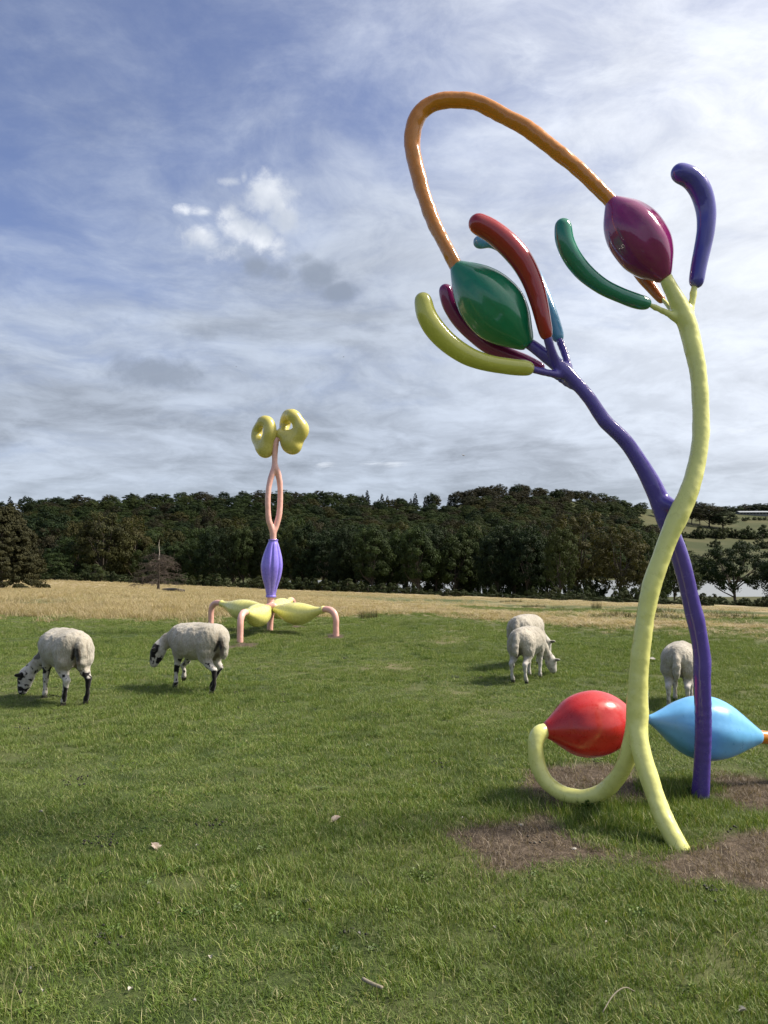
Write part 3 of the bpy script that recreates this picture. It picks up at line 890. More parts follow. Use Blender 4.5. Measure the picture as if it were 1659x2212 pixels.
def pod_px(a, b_, Ya, Yb, prof, s, **k):
    A_ = at(*a, Ya); B_ = at(*b_, Yb); m = mpp((A_ + B_) / 2)
    L = sum((np.array(b_) - np.array(a)) ** 2) ** .5 / s
    return pod(A_, B_, [(t_ / L, r_ * s * m) for t_, r_ in prof], **k)

s1 = .4557
part('pod', pod_px((837 + s1 * 322, 162 + s1 * 903), (837 + s1 * 668, 162 + s1 * 1282), 4.82, 4.78,
     [(0, 33), (55, 72), (115, 108), (175, 131), (235, 142), (300, 143), (350, 132), (405, 108), (460, 72), (500, 44), (513, 30)], s1, facet=.05, lobes=7, seed=.4), E_grn, sculp, 'emerald green glossy pod')
part('pod', pod_px((837 + s1 * 1058, 162 + s1 * 590), (837 + s1 * 1318, 162 + s1 * 966), 4.75, 4.72,
     [(0, 28), (45, 66), (90, 98), (140, 120), (190, 131), (250, 132), (310, 124), (370, 98), (420, 62), (450, 38), (457, 30)], s1, facet=.05, lobes=7, seed=1.1), E_bur, sculp, 'burgundy glossy pod')
s3 = .4303
def p3(a, b_): return (945 + s3 * a, 1404 + s3 * b_)
part('pod', pod_px(p3(540, 403), p3(990, 342), 5.10, 5.22,
     [(0, 36), (30, 58), (70, 92), (120, 132), (170, 153), (225, 162), (280, 158), (335, 138), (380, 108), (420, 70), (445, 40), (454, 24)], s3, facet=.04, lobes=8), E_red, sculp, 'red pod low above the ground')
part('pod', pod_px(p3(1050, 345), p3(1617, 437), 5.26, 5.38,
     [(0, 15), (30, 30), (80, 64), (140, 108), (200, 140), (260, 155), (310, 157), (360, 148), (420, 124), (480, 90), (530, 60), (565, 40), (574, 34)], s3, facet=.04, lobes=8), E_blu, sculp, 'light blue pod low above the ground')
Vv, Ff = tube(px_path(c3([(975, 346, 5.22, 44), (1010, 345, 5.24, 34), (1060, 347, 5.26, 28)]), 5)); part('connecting_tube', (Vv, Ff), E_yel, sculp)
Vv, Ff = tube(px_path(c3([(1600, 433, 5.38, 66), (1680, 446, 5.40, 66), (1750, 480, 5.42, 66), (1800, 560, 5.44, 66), (1815, 660, 5.45, 66), (1815, 760, 5.45, 66)]), 6)); part('end_leg', (Vv, Ff), E_ora, sculp, 'orange tube bending down to the ground')

def petal(rows, mat, label, flat_end=True):
    P = px_path(rows, 7)
    # rounded tip, blunt shoulder at the stalk
    n = len(P)
    Vv, Ff = skin(chain(P), .0085, .003)
    Vv = dent(Vv, Ff, .0025, 6, int(P[0][0] * 100) % 50)
    return part('petal', (Vv, Ff), mat, sculp, label)
petal(c1([(432, 706, 4.66, 96), (500, 744, 4.66, 102), (570, 803, 4.66, 106), (636, 880, 4.66, 104), (684, 970, 4.66, 94), (716, 1070, 4.66, 80), (737, 1160, 4.66, 68), (752, 1228, 4.67, 58)]), E_drd, 'dark red club shaped petal')
petal(c1([(436, 792, 5.00, 62), (500, 786, 5.02, 66), (585, 828, 5.02, 78), (662, 905, 5.0, 76), (716, 1000, 4.96, 72), (755, 1090, 4.92, 68), (785, 1170, 4.89, 62), (808, 1240, 4.87, 56)]), E_mbl, 'dull blue club shaped petal')
petal(c1([(168, 1070, 4.62, 82), (185, 1140, 4.62, 90), (230, 1212, 4.63, 94), (300, 1280, 4.64, 92), (388, 1335, 4.65, 84), (480, 1366, 4.66, 76), (575, 1382, 4.67, 72), (662, 1390, 4.68, 68)]), E_oli, 'olive yellow club shaped petal')
petal(c1([(276, 1022, 4.98, 66), (296, 1090, 4.99, 70), (345, 1165, 5.00, 72), (410, 1230, 5.0, 72), (485, 1288, 4.98, 70), (565, 1325, 4.96, 68), (650, 1355, 4.94, 60), (725, 1385, 4.92, 44)]), E_bur, 'burgundy club shaped petal')
petal(c1([(832, 718, 4.62, 78), (842, 790, 4.62, 84), (880, 870, 4.63, 84), (940, 942, 4.65, 78), (1015, 1000, 4.66, 70), (1100, 1042, 4.68, 66), (1175, 1070, 4.69, 66), (1222, 1082, 4.70, 60)]), E_tea, 'teal green club shaped petal')
petal(c1([(1388, 464, 4.70, 88), (1440, 490, 4.71, 92), (1485, 550, 4.72, 94), (1509, 635, 4.73, 88), (1510, 725, 4.73, 80), (1494, 820, 4.74, 74), (1476, 905, 4.74, 70), (1465, 978, 4.74, 66)]), E_ind, 'indigo club shaped petal')
petal(c1([(1175, 800, 5.0, 80), (1170, 870, 5.0, 74), (1205, 945, 4.97, 62), (1250, 1005, 4.93, 50), (1298, 1065, 4.88, 38)]), E_rus, 'rust orange petal behind the burgundy pod')

# ------------------------------------------------------------------ far sculpture
F_yel = enamel('lemon_enamel', (.74, .71, .22), .25, .5, .25)
F_yel2 = enamel('mustard_enamel', (.60, .53, .13), .28, .4, .25)
F_pnk = enamel('pink_enamel', (.80, .44, .37), .32, .35, .2)
F_vio = enamel('lilac_enamel', (.26, .20, .78), .28, .5, .18)
B0 = flat(582.6, 1367)
gB = gz(B0[0], B0[1])
far_sculp = empty('spider_legged_sculpture', (B0[0], B0[1], gB))
tag(far_sculp, 'pink and yellow sculpture on four bent legs with a lilac ribbed vase body', 'sculpture')
YB = B0[1]
def c4(rows, Y0=YB):
    return [(405 + .249 * a, 864 + .249 * b_, Y0 + dY, .249 * w_) for a, b_, dY, w_ in rows]
# centre post below and hub
Vv, Ff = skin(limb(c4([(712, 2060, 0, 48), (714, 1990, 0, 50), (722, 1900, 0, 46), (728, 1830, 0, 50), (722, 1770, 0, 60), (722, 1700, 0, 50)])) + limb([(592, 1309, YB - .1, 14), (575, 1312, YB - .1, 14)], 2), .012, .006)
part('post', (dent(Vv, Ff, .004, 9, 5), Ff), F_pnk, far_sculp)
# vase
def vase():
    prof = [(1712, 44), (1700, 46), (1690, 42), (1650, 50), (1600, 64), (1550, 79), (1490, 92), (1440, 96), (1380, 89), (1320, 73), (1260, 53), (1232, 41), (1222, 40), (1216, 43), (1211, 41)]
    cxp = [(1712, 724), (1450, 731), (1211, 744)]
    pr = catmull(prof, 5); seg = 96; V = []
    th = np.linspace(0, 2 * math.pi, seg, endpoint=False)
    for k, (yy, r_) in enumerate(pr):
        cx = np.interp(yy, [1211, 1450, 1712], [744, 731, 724])
        c = at(405 + .249 * cx, 864 + .249 * yy, YB); rad = .249 * r_ * mpp(c)
        dep = .13 * sstep(yy, 1225, 1290) * (1 - sstep(yy, 1650, 1695)) + .02
        lob = 1 - dep * np.exp(-((((th * 8 / (2 * math.pi)) + .35) % 1 - .5) / .13) ** 2)
        V.append(c + np.stack([np.cos(th) * rad * lob, np.sin(th) * rad * lob, np.zeros(seg)], 1))
    n = len(pr)
    a_, b2 = V[0].mean(0), V[-1].mean(0)
    V = np.vstack(V + [a_[None], b2[None]])
    i = np.arange(n - 1)[:, None] * seg; j = np.arange(seg)[None, :]; j2 = (j + 1) % seg
    F = [tuple(q_) for q_ in np.stack([i + j, i + j2, i + seg + j2, i + seg + j], -1).reshape(-1, 4)]
    m = len(V); o = (n - 1) * seg
    F += [(m - 2, (k + 1) % seg, k) for k in range(seg)] + [(m - 1, o + k, o + (k + 1) % seg) for k in range(seg)]
    return V, F
part('vase', vase(), F_vio, far_sculp, 'lilac fluted vase shaped body')
up = limb(c4([(743, 1230, 0, 48), (743, 1190, 0, 46), (742, 1150, 0, 50)]))
up += limb(c4([(742, 1150, 0, 46), (722, 1090, -.03, 44), (704, 1030, -.05, 44), (697, 900, -.07, 43), (705, 760, -.06, 44), (728, 660, -.03, 46), (756, 585, 0, 46)]))
up += limb(c4([(744, 1150, 0, 46), (768, 1095, .03, 48), (794, 1000, .05, 46), (804, 880, .07, 44), (803, 750, .06, 44), (788, 650, .03, 48), (762, 585, 0, 50)]))
up += limb(c4([(757, 600, 0, 50), (757, 545, 0, 44), (759, 450, 0, 46), (763, 370, 0, 52), (760, 335, 0, 46)]))
up += limb(c4([(760, 345, 0, 34), (735, 330, .06, 24), (722, 322, .12, 20)]), 3) + limb(c4([(765, 350, 0, 36), (795, 335, -.02, 30), (812, 328, -.04, 28)]), 3)
Vv, Ff = skin(up, .0125, .007)
part('loop_stem', (dent(Vv, Ff, .004, 9, 6), Ff), F_pnk, far_sculp, 'pink stem split into a long loop')
def c5(rows):
    return [(540 + .1318 * a, 874.8 + .1318 * b_, YB + dY, .1318 * 2 * w_) for a, b_, dY, w_ in rows]
lf = limb(c5([(195, 275, .06, 66), (255, 268, 0, 72), (305, 300, -.04, 74), (330, 390, -.06, 78), (320, 480, -.05, 82), (300, 560, -.02, 84), (275, 660, .02, 98), (258, 740, .04, 112)]), 3)
lf += limb(c5([(250, 730, .06, 118), (200, 680, .12, 95), (140, 600, .22, 74), (112, 520, .28, 72), (118, 430, .28, 62), (140, 360, .20, 52), (180, 290, .10, 56)]), 3)
lf += limb(c5([(330, 440, -.04, 70), (375, 500, 0, 46), (405, 525, .02, 22)]), 3)
Vv, Ff = skin([c[:3] + (c[3] * 1.08,) + c[4:7] + (c[7] * 1.08,) for c in lf], .0125, .018)
part('ring_head', (Vv, Ff), F_yel2, far_sculp, 'left mustard yellow ring form')
rf = limb(c5([(690, 168, -.04, 82), (740, 200, -.05, 78), (785, 275, -.05, 74), (830, 350, -.04, 96), (838, 420, -.02, 104), (790, 490, 0, 108), (720, 540, 0, 104), (640, 530, 0, 98), (590, 560, .02, 72)]), 3)
rf += limb(c5([(690, 168, -.02, 80), (630, 170, .10, 78), (590, 235, .24, 72), (572, 320, .30, 66), (555, 400, .22, 60), (515, 450, .08, 56), (482, 478, 0, 50)]), 3)
rf += limb(c5([(482, 480, 0, 52), (540, 500, -.02, 50), (610, 540, -.01, 86)]), 3)
rf += limb(c5([(640, 590, .02, 125), (680, 640, .04, 140), (712, 680, .04, 112)]), 3) + limb(c5([(800, 540, .10, 80), (770, 640, .08, 66)]), 3)
Vv, Ff = skin([c[:3] + (c[3] * 1.06,) + c[4:7] + (c[7] * 1.06,) for c in rf], .0125, .018)
part('ring_head', (Vv, Ff), F_yel2, far_sculp, 'right mustard yellow ring form')
# four bulbs and four bent legs, one cross turned about the post
hub_z = 1.6 - (1313 - 1193) / FPX * YB
for k in range(4):
    an = math.radians((-33.5, -100, 146.5, 80)[k])
    dr = np.array([math.cos(an), math.sin(an), 0])
    c = np.array([B0[0], B0[1], hub_z])
    rise = (.01, 0, .03, .05)[k]
    a_ = c + dr * .10; b2 = c + dr * 1.36 + [0, 0, .02 + rise]
    V, F = pod(a_, b2, [(0, .066), (.03, .084), (.09, .096), (.19, .142), (.32, .196), (.46, .220), (.58, .208), (.70, .165), (.82, .106), (.92, .071), (.965, .068), (.985, .078), (1, .070)], seg=48, n=48, sag=.095)
    part('bulb', (V, F), F_yel, far_sculp, 'mottled lemon yellow bulb')
    e = c + dr * 1.65; gl = gz(e[0], e[1])
    base = c + [0, 0, rise + .02]
    P = np.array([[*(base + dr * 1.30), .050], [*(base + dr * 1.42 + [0, 0, .008]), .055], [*(base + dr * 1.53 + [0, 0, -.01]), .057], [*(base + dr * 1.61 + [0, 0, -.07]), .057], [*(base + dr * 1.645 + [0, 0, -.17]), .056],
                  [e[0], e[1], (base[2] + gl) / 2 - .05, .055], [e[0], e[1], gl - .12, .060]])
    Vv, Ff = skin(chain(catmull(P, 5)), .012, .004)
    part('leg', (dent(Vv, Ff, .003, 10, k), Ff), F_pnk, far_sculp)

# ------------------------------------------------------------------ sheep
def sheep_mat():
    m, t, b = new_mat('sheep_coat')
    pos = t.n.new('ShaderNodeTexCoord').outputs['Object']
    wool = t.mix(t.ss(t.noise(pos, 5, 4, .6), .35, .7), (.34, .315, .26), (.48, .45, .385))
    crimp = t.noise(t.vm('MULTIPLY', pos, (1.0, 1.0, .45)), 62, 4, .65, .6)
    wool = t.mix(t.ss(crimp, .38, .56), t.mix(.5, wool, (.26, .22, .165)), wool)
    skinc = t.mix(t.ss(t.noise(pos, 30, 4, .6), .35, .65), (.42, .395, .36), (.54, .515, .475))
    col = t.mix(attr(t, 'skin'), wool, skinc)
    col = t.mix(attr(t, 'browning'), col, (.10, .07, .045))
    col = t.mix(attr(t, 'dark'), col, (.012, .011, .012))
    t.put(b.inputs['Base Color'], col)
    b.inputs['Roughness'].default_value = .9; b.inputs['Specular IOR Level'].default_value = .15
    b.inputs['Sheen Weight'].default_value = .35; b.inputs['Sheen Roughness'].default_value = .4
    hgt = t.m('MULTIPLY', t.m('ADD', crimp, t.m('MULTIPLY', t.noise(pos, 20, 4, .6), .5)), t.m('SUBTRACT', 1.0, attr(t, 'skin')))
    bump(t, b, hgt, .9, .012)
    return m
coat = sheep_mat()
eye_m, t, b = new_mat('sheep_eye'); b.inputs['Base Color'].default_value = (.01, .008, .006, 1); b.inputs['Roughness'].default_value = .1
hoof_m, t, b = new_mat('sheep_hoof'); b.inputs['Base Color'].default_value = (.022, .018, .015, 1); b.inputs['Roughness'].default_value = .5
tagm, t, b = new_mat('ear_tag'); b.inputs['Base Color'].default_value = (.6, .5, .1, 1)

def lerp(a, b_, t): return np.asarray(a) + (np.asarray(b_) - np.asarray(a)) * t

def sheep(label, foot, heading, s, head_pts, hind, fore, style, tail_w=1.0, group='sheep grazing on the pasture', seed=0, bulk=1.0, ear_dir=None):
    """foot: ground point under the middle; heading: radians from +Y towards +X. hind/fore: per side (x offset, z lift) of the foot"""
    caps = []; skinpts = []
    Bk = bulk
    for sy in (-1, 1):
        caps += chain([(-.27, .035 * sy, .605, .155 * Bk), (-.12, .045 * sy, .575, .175 * Bk), (.06, .045 * sy, .568, .182 * Bk), (.22, .03 * sy, .585, .158 * Bk)])
        caps += chain([(-.26, .085 * sy, .55, .125), (-.27, .095 * sy, .47, .105)])     # haunch
        caps += chain([(.22, .07 * sy, .52, .105), (.22, .085 * sy, .43, .075)])          # shoulder
    caps += chain([(-.30, 0, .63, .135), (-.15, 0, .65, .125), (.05, 0, .645, .125), (.22, 0, .655, .105)])
    caps += chain([(-.18, 0, .50, .13), (.05, 0, .48, .14), (.20, 0, .49, .12)])     # belly
    # tail
    tl = [(-.415, 0, .67, .040 * tail_w), (-.452, 0, .61, .048 * tail_w), (-.470, .002, .53, .050 * tail_w), (-.472, .004, .45, .044 * tail_w), (-.462, .004, .40, .030 * tail_w)]
    caps += chain(tl)
    hooves = []
    for i, sy in enumerate((-1, 1)):
        fx, fz = hind[i]
        hx = -.335 + fx; y = .105 * sy
        mid = .45 * fx
        caps += chain([(-.27, .10 * sy, .48, .10), (-.25 + mid * .5, y, .40, .072), (-.30 + mid, y, .33, .047), (-.385 + mid * 1.2, y, .27 + fz * .4, .031), (-.372 + fx * .75, y, .20 + fz * .6, .022),
                       (hx - .025, y, .11 + fz, .019), (hx, y, .062 + fz, .024), (hx + .02, y, .04 + fz, .024)])
        hooves.append((hx + .033, y, fz, 0.0 if fz < .02 else -.9))
        fx, fz = fore[i]
        y = .092 * sy; hx = .235 + fx
        caps += chain([(.22, .085 * sy, .46, .075), (.215 + fx * .3, y, .36, .047), (.225 + fx * .55, y, .28 + fz * .2, .032), (.235 + fx * (.7 if fz < .02 else 1.25), y, .21 + fz * .35, .027), (.235 + fx * .95, y, .12 + fz, .018),
                       (hx, y, .065 + fz, .023), (hx + .018, y, .04 + fz, .024)])
        hooves.append((hx + .032, y, fz, 0.0 if fz < .02 else -1.0))
    # neck and head
    hp = np.array(head_pts, float)
    caps += chain(hp[:-1])
    poll = hp[-2]; muz = hp[-1]
    d = muz[:3] - poll[:3]; d /= np.linalg.norm(d)
    hh = poll[:2] - hp[0][:2]; hh = hh / np.linalg.norm(hh)
    side = np.array([-hh[1], hh[0], 0.]); side = side - d * (side @ d); side /= np.linalg.norm(side)
    upd = np.cross(side, d)
    if upd[0] < 0 and upd[2] < .0: upd = -upd
    upd = upd * (1 if upd @ np.array([hh[0], hh[1], 1.2]) > 0 else -1)      # towards the forehead
    L = np.linalg.norm(muz[:3] - poll[:3])
    hd = lambda a, u_, v_, r_: (*(poll[:3] + d * a * L + upd * u_ + side * v_), r_)
    caps += chain([hd(0, 0, 0, .074), hd(.30, .008, 0, .070), hd(.62, .006, 0, .056), hd(.88, 0, 0, .048), hd(1.0, -.004, 0, .040)])
    caps += chain([hd(.15, -.045, 0, .055), hd(.55, -.038, 0, .042), hd(.88, -.022, 0, .030)])   # jaw
    for sg in (-1, 1):
        caps += chain([hd(.22, .03, .040 * sg, .026), hd(.36, .03, .040 * sg, .022)])    # brow
    ears = []
    for sg in (-1, 1):
        ed = side * sg * .96 + (-d) * .12 + upd * .05
        if ear_dir is not None: ed = side * sg * .9 + np.array(ear_dir) * .4
        ed = ed / np.linalg.norm(ed)
        e0 = poll[:3] + d * .015 * 1 + upd * .012 + side * sg * .055
        rows = [(*(e0 + ed * q_), r_) for q_, r_ in ((0, .016), (.03, .019), (.062, .018), (.092, .011), (.11, .006))]
        for off in (-.010, .010):
            caps += chain([(*(np.array(r_[:3]) + d * off * (1 - k / 4)), r_[3] * .55) for k, r_ in enumerate(rows)])
        ears.append(e0 + ed * .05)
    caps = [tuple(np.array(c)) for c in caps]
    V, F = skin(caps, .0088, .0085)
    x, y, z = V[:, 0], V[:, 1], V[:, 2]
    # where the fleece ends: face and legs carry short hair
    hb = hp[0][:3]; ha = poll[:3]
    nk = ((V - hb) @ (ha - hb)) / ((ha - hb) @ (ha - hb))
    near_head = np.minimum(1, nk)
    headd = np.linalg.norm(V - (poll[:3] + d * .5 * L), axis=1)
    sk = np.maximum(sstep(near_head, .62, .85) * (x > .2), 1 - sstep(z + .02 * (fbm(x * 20, y * 20, z * 20, 2, 3) - .5), .30, .38) )
    sk = np.where((x > .42) & (nk > .8), 1, sk)
    wool = 1 - sk
    nv = normals(V, F)
    cr = fbm(x * 34, y * 34, z * 16, 3, seed + 3) - .5
    lumps = fbm(x * 9, y * 9, z * 7, 3, seed + 9) - .5
    V = V + nv * (wool * (cr * .016 + lumps * .022) + (1 - wool) * (fbm(x * 30, y * 30, z * 30, 2, 2) - .5) * .003)[:, None]
    n3_ = fbm(x * 26, y * 26, z * 22, 3, seed + 40)
    dark = np.zeros(len(V)); browning = np.zeros(len(V))
    ah = ((V - poll[:3]) @ d) / L; uh = (V - poll[:3]) @ upd; vh = np.abs((V - poll[:3]) @ side)
    onhead = (ah > -.35) & (ah < 1.6) & (x > .3) & (np.linalg.norm(V - (poll[:3] + d * .4 * L), axis=1) < .26)
    isear = onhead & (vh > .075) & (ah < .5)
    if style == 'mottled':
        fr = sstep(uh + .06 * (n3_ - .5), -.022, -.012) * (ah > -.05)               # blaze down the face
        poll_d = sstep(.22 - ah, 0, .08) * sstep(uh, -.04, -.01) * (ah > -.25)
        muzz = sstep(ah - uh * 2.0 + .25 * (n3_ - .5), .70, .76) * (1 - sstep(ah, 1.02, 1.08))
        dark = np.where(onhead, np.maximum(np.maximum(fr, muzz * .95), poll_d), 0)
        sp = sstep(n3_, .585, .61)
        dark = np.where(onhead, np.maximum(dark, sp * (ah > -.2)), dark)
        dark = np.where(onhead & (ah > .85) & (n3_ > .52), 0, dark)
        lg = z < .35
        lowr = sstep(fbm(x * 8, y * 8 + 3, z * 9, 3, seed + 60) + .34 * np.exp(-((z - .15) / .13) ** 2) * (x < 0) + .05 * (x > 0), .60, .63)
        spots = sstep(fbm(x * 38, y * 38, z * 32, 2, seed + 70), .63, .66)
        dark = np.where(lg, np.maximum(lowr, spots), dark)
        dark = np.where(lg & (z < .07) & (x > 0) & (n3_ > .45), 1, dark)
        nb = onhead | (nk > .3) & (x > .3)
        dark = np.where(nb & ~onhead, np.maximum(dark, .8 * sstep(fbm(x * 11, y * 11, z * 11, 2, seed + 5), .62, .70)), dark)
        dark = np.where(isear, 1, dark)
        slits = 1.0 * (x < -.38)  * sstep(-np.abs(z - .52), -.16, -.05) * ((np.abs(y) > .035) & (np.abs(y) < .085))  # brown strips down either side of the tail
        browning = np.clip(slits * .8, 0, .8)
        dark = np.maximum(dark, np.where((x < -.37) & (y > .05) & (y < .075) & (z > .47) & (z < .60), .85, 0))
    else:
        dark = np.where(onhead & (ah > .98), .75, 0)
        dark = np.where(isear & (uh < .012) & (vh > .10), .6, dark)
        dark = np.where(z < .035, .8, dark)
        browning = np.clip(.55 * sstep(n3_, .56, .68) * (z < .36), 0, 1)  # blotchy dirt on the lower legs
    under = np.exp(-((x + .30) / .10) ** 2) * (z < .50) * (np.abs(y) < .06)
    browning = np.maximum(browning, .75 * under * (z > .34))  # browner between the hind legs, below the rump
    root = mesh_obj('sheep', V * s, F, coat, attrs={'skin': ('POINT', sk), 'dark': ('POINT', np.clip(dark, 0, 1)), 'browning': ('POINT', np.clip(browning, 0, 1))})
    root.location = (foot[0], foot[1], gz(foot[0], foot[1]) + .005)
    root.rotation_euler = (0, 0, math.pi / 2 - heading)
    tag(root, label, 'sheep', group)
    for (hx, hy, hz, rot_) in hooves:
        hv = []; hf = []
        for sg in (-1, 1):
            o = len(hv)
            for zz, lx, wx, ox in ((.0, .036, .011, 0), (.022, .030, .010, -.004), (.046, .020, .008, -.012)):
                for u_, v_ in ((-1, -1), (.2, -1), (1.1, -.3), (1.1, .3), (.2, 1), (-1, 1)):
                    hv.append((ox + lx * u_ * .7, sg * .0125 + wx * v_, zz))
            for k in range(2):
                for q_ in range(6):
                    hf.append((o + k * 6 + q_, o + k * 6 + (q_ + 1) % 6, o + k * 6 + 6 + (q_ + 1) % 6, o + k * 6 + 6 + q_))
            hf.append(tuple(o + 12 + q_ for q_ in range(6))); hf.append(tuple(o + 5 - q_ for q_ in range(6)))
        hvv = np.array(hv)
        if rot_:
            ca, sa = math.cos(rot_), math.sin(rot_)
            hvv = np.stack([hvv[:, 0] * ca - (hvv[:, 2] - .04) * sa, hvv[:, 1], hvv[:, 0] * sa + (hvv[:, 2] - .04) * ca + .04], 1)
        ho = mesh_obj('hoof', (hvv + [hx - .008, hy, hz]) * s, hf, hoof_m, root, smooth=False)
    for sg in (-1, 1):
        c = poll[:3] + d * L * .36 + upd * .030 + side * sg * .062
        ev, ef = tube([(*(c - side * sg * .012), .004), (*(c - side * sg * .006), .011), (*c, .012), (*(c + side * sg * .006), .007), (*(c + side * sg * .008), .001)], 10)
        mesh_obj('eye', ev * s, ef, eye_m, root)
    return root

GRAZE = [(.27, 0, .60, .125), (.37, 0, .52, .105), (.47, 0, .42, .086), (.56, 0, .31, .070), (.62, 0, .235, .068), (.70, 0, .045, .04)]
def head_turn(pts, yaw, pivot=(.27, 0)):
    out = []
    for i, p in enumerate(pts):
        f = i / (len(pts) - 1); a = yaw * min(1, f * 1.4)
        X, Y = p[0] - pivot[0], p[1]
        out.append((pivot[0] + X * math.cos(a) - Y * math.sin(a), X * math.sin(a) + Y * math.cos(a), p[2], p[3]))
    return out

def place(px, py): return flat(px, py)
sheep('black and white faced sheep with its head down in the grass, black patched legs', place(136, 1514), math.radians(-23 - 21), 1.0,
      head_turn([(.27, 0, .585, .12), (.38, .0, .49, .10), (.48, .0, .39, .082), (.57, .0, .30, .068), (.62, .0, .245, .066), (.675, .0, .045, .04)], .55),
      [(-.02, 0), (.05, 0)], [(-.05, 0), (.03, 0)], 'mottled', 1.15, seed=1, bulk=.99)
sheep('woolly sheep with black mottled face raised off the grass, walking', place(424, 1490), math.radians(-14 - 40), .99,
      head_turn([(.27, 0, .61, .125), (.37, 0, .58, .105), (.46, 0, .54, .088), (.52, 0, .49, .074), (.555, 0, .455, .066), (.615, 0, .265, .04)], .55),
      [(.17, .0), (-.07, 0)], [(.10, .05), (.02, 0)], 'mottled', .95, seed=7, bulk=1.08)
sheep('pale shorn sheep in front of its partner, white face down showing one dark ear', place(1142, 1470), math.radians(10.5 + 22), .86,
      head_turn(GRAZE, -.30), [(-.02, 0), (.0, 0)], [(-.02, 0), (.02, 0)], 'white', .9, seed=13, bulk=.93)
sheep('pale sheep mostly hidden behind the shorn one, one white ear sticking out', place(1139, 1441), math.radians(10.5 + 20), .93,
      head_turn([(p[0], p[1], p[2] + (.10 * i / 5), p[3]) for i, p in enumerate(GRAZE)], -.22), [(-.02, 0), (.0, 0)], [(-.02, 0), (.04, 0)], 'white', .9, seed=17, bulk=1.0)
sheep('white sheep seen from behind beside the violet stem, over the blue pod', place(1472, 1524), math.radians(20.5 + 6), .84,
      head_turn(GRAZE, -.45), [(.05, 0), (-.03, 0)], [(.03, 0), (-.04, 0)], 'white', .8, seed=23, bulk=.98)

# ------------------------------------------------------------------ trees
def leaf_mat(name, dark, light, extra, rnd_amt=.35, transl=.25):
    m, t, b = new_mat(name)
    at_ = attr(t, 'tint')
    oi = t.n.new('ShaderNodeObjectInfo').outputs['Random']
    col = t.mix(at_, dark, light)
    col = t.mix(t.m('MULTIPLY', t.ss(oi, .3, 1.0), rnd_amt), col, extra)
    pos = t.n.new('ShaderNodeTexCoord').outputs['Object']
    col = t.mix(t.ss(t.noise(pos, 2.2, 4, .6), .35, .65, .0, .5), col, t.mix(1.0, col, (.6, .62, .6), 'MULTIPLY'))
    t.put(b.inputs['Base Color'], col); b.inputs['Roughness'].default_value = .65; b.inputs['Specular IOR Level'].default_value = .12
    tr = t.n.new('ShaderNodeBsdfTranslucent'); t.put(tr.inputs['Color'], t.mix(1.0, col, (1.1, 1.15, .5), 'MULTIPLY'))
    mx = t.n.new('ShaderNodeMixShader'); mx.inputs[0].default_value = transl
    t.l.new(b.outputs[0], mx.inputs[1]); t.l.new(tr.outputs[0], mx.inputs[2]); t.l.new(mx.outputs[0], t.n['Material Output'].inputs['Surface'])
    return m
L_green = leaf_mat('leaf_green', (.014, .025, .009), (.052, .078, .024), (.072, .076, .024))
L_deep = leaf_mat('leaf_deep', (.009, .018, .008), (.026, .044, .016), (.038, .046, .018))
L_bronze = leaf_mat('leaf_bronze', (.020, .024, .009), (.074, .074, .025), (.078, .064, .024))
L_beech = leaf_mat('leaf_brown', (.020, .020, .012), (.050, .045, .024), (.036, .042, .022))
L_con = leaf_mat('needle_dark', (.008, .014, .010), (.020, .031, .018), (.026, .031, .020), .3, .1)
L_bush = leaf_mat('leaf_bush', (.015, .024, .010), (.045, .062, .022), (.058, .058, .024))
L_light = leaf_mat('leaf_pale', (.030, .046, .018), (.070, .092, .034), (.066, .078, .034))
bark, t, b = new_mat('bark')
pos = t.n.new('ShaderNodeTexCoord').outputs['Object']
t.put(b.inputs['Base Color'], t.mix(t.ss(t.noise(t.vm('MULTIPLY', pos, (1, 1, .25)), 6, 5, .65), .35, .65), (.030, .024, .018), (.095, .078, .060)))
b.inputs['Roughness'].default_value = .9

def leaves(centres, rad, per, size, seed, flat_=.0, up=.35, tint=None):
    """leaf sized quads spread through clumps -> verts, faces, tint"""
    r = np.random.default_rng(seed)
    n = len(centres)
    C_ = np.repeat(np.asarray(centres), per, 0); R_ = np.repeat(np.asarray(rad), per)
    dv = r.normal(0, 1, (n * per, 3)); dv /= np.linalg.norm(dv, axis=1, keepdims=True)
    rad_ = R_ * r.uniform(.25, 1, n * per) ** .5
    P = C_ + dv * rad_[:, None] * np.array([1, 1, .75 - flat_])
    cc = np.asarray(centres).mean(0); cd_ = C_ - cc; cd_ /= np.maximum(np.linalg.norm(cd_, axis=1, keepdims=True), 1e-6)
    nrm = dv * .75 + cd_ * .55 + r.normal(0, .38, dv.shape) + [0, 0, up]
    nrm /= np.linalg.norm(nrm, axis=1, keepdims=True)
    a = np.cross(nrm, r.normal(0, 1, dv.shape)); a /= np.linalg.norm(a, axis=1, keepdims=True)
    b_ = np.cross(nrm, a)
    s = size * r.uniform(.55, 1.3, n * per)[:, None]
    V = np.stack([P - a * s, P - b_ * s * .55, P + a * s, P + b_ * s * .55], 1).reshape(-1, 3)
    F = np.arange(n * per * 4).reshape(-1, 4)
    tn = np.repeat(r.uniform(0, 1, n) if tint is None else tint, per) * .65 + r.uniform(0, .35, n * per)
    return V, F, tn

def limbs_mesh(paths, seg=6):
    V = []; F = []; o = 0
    for p in paths:
        v, f = tube(p, seg, closed_ends=False); V.append(v); F.append(f + o); o += len(v)
    return np.vstack(V), np.vstack(F)

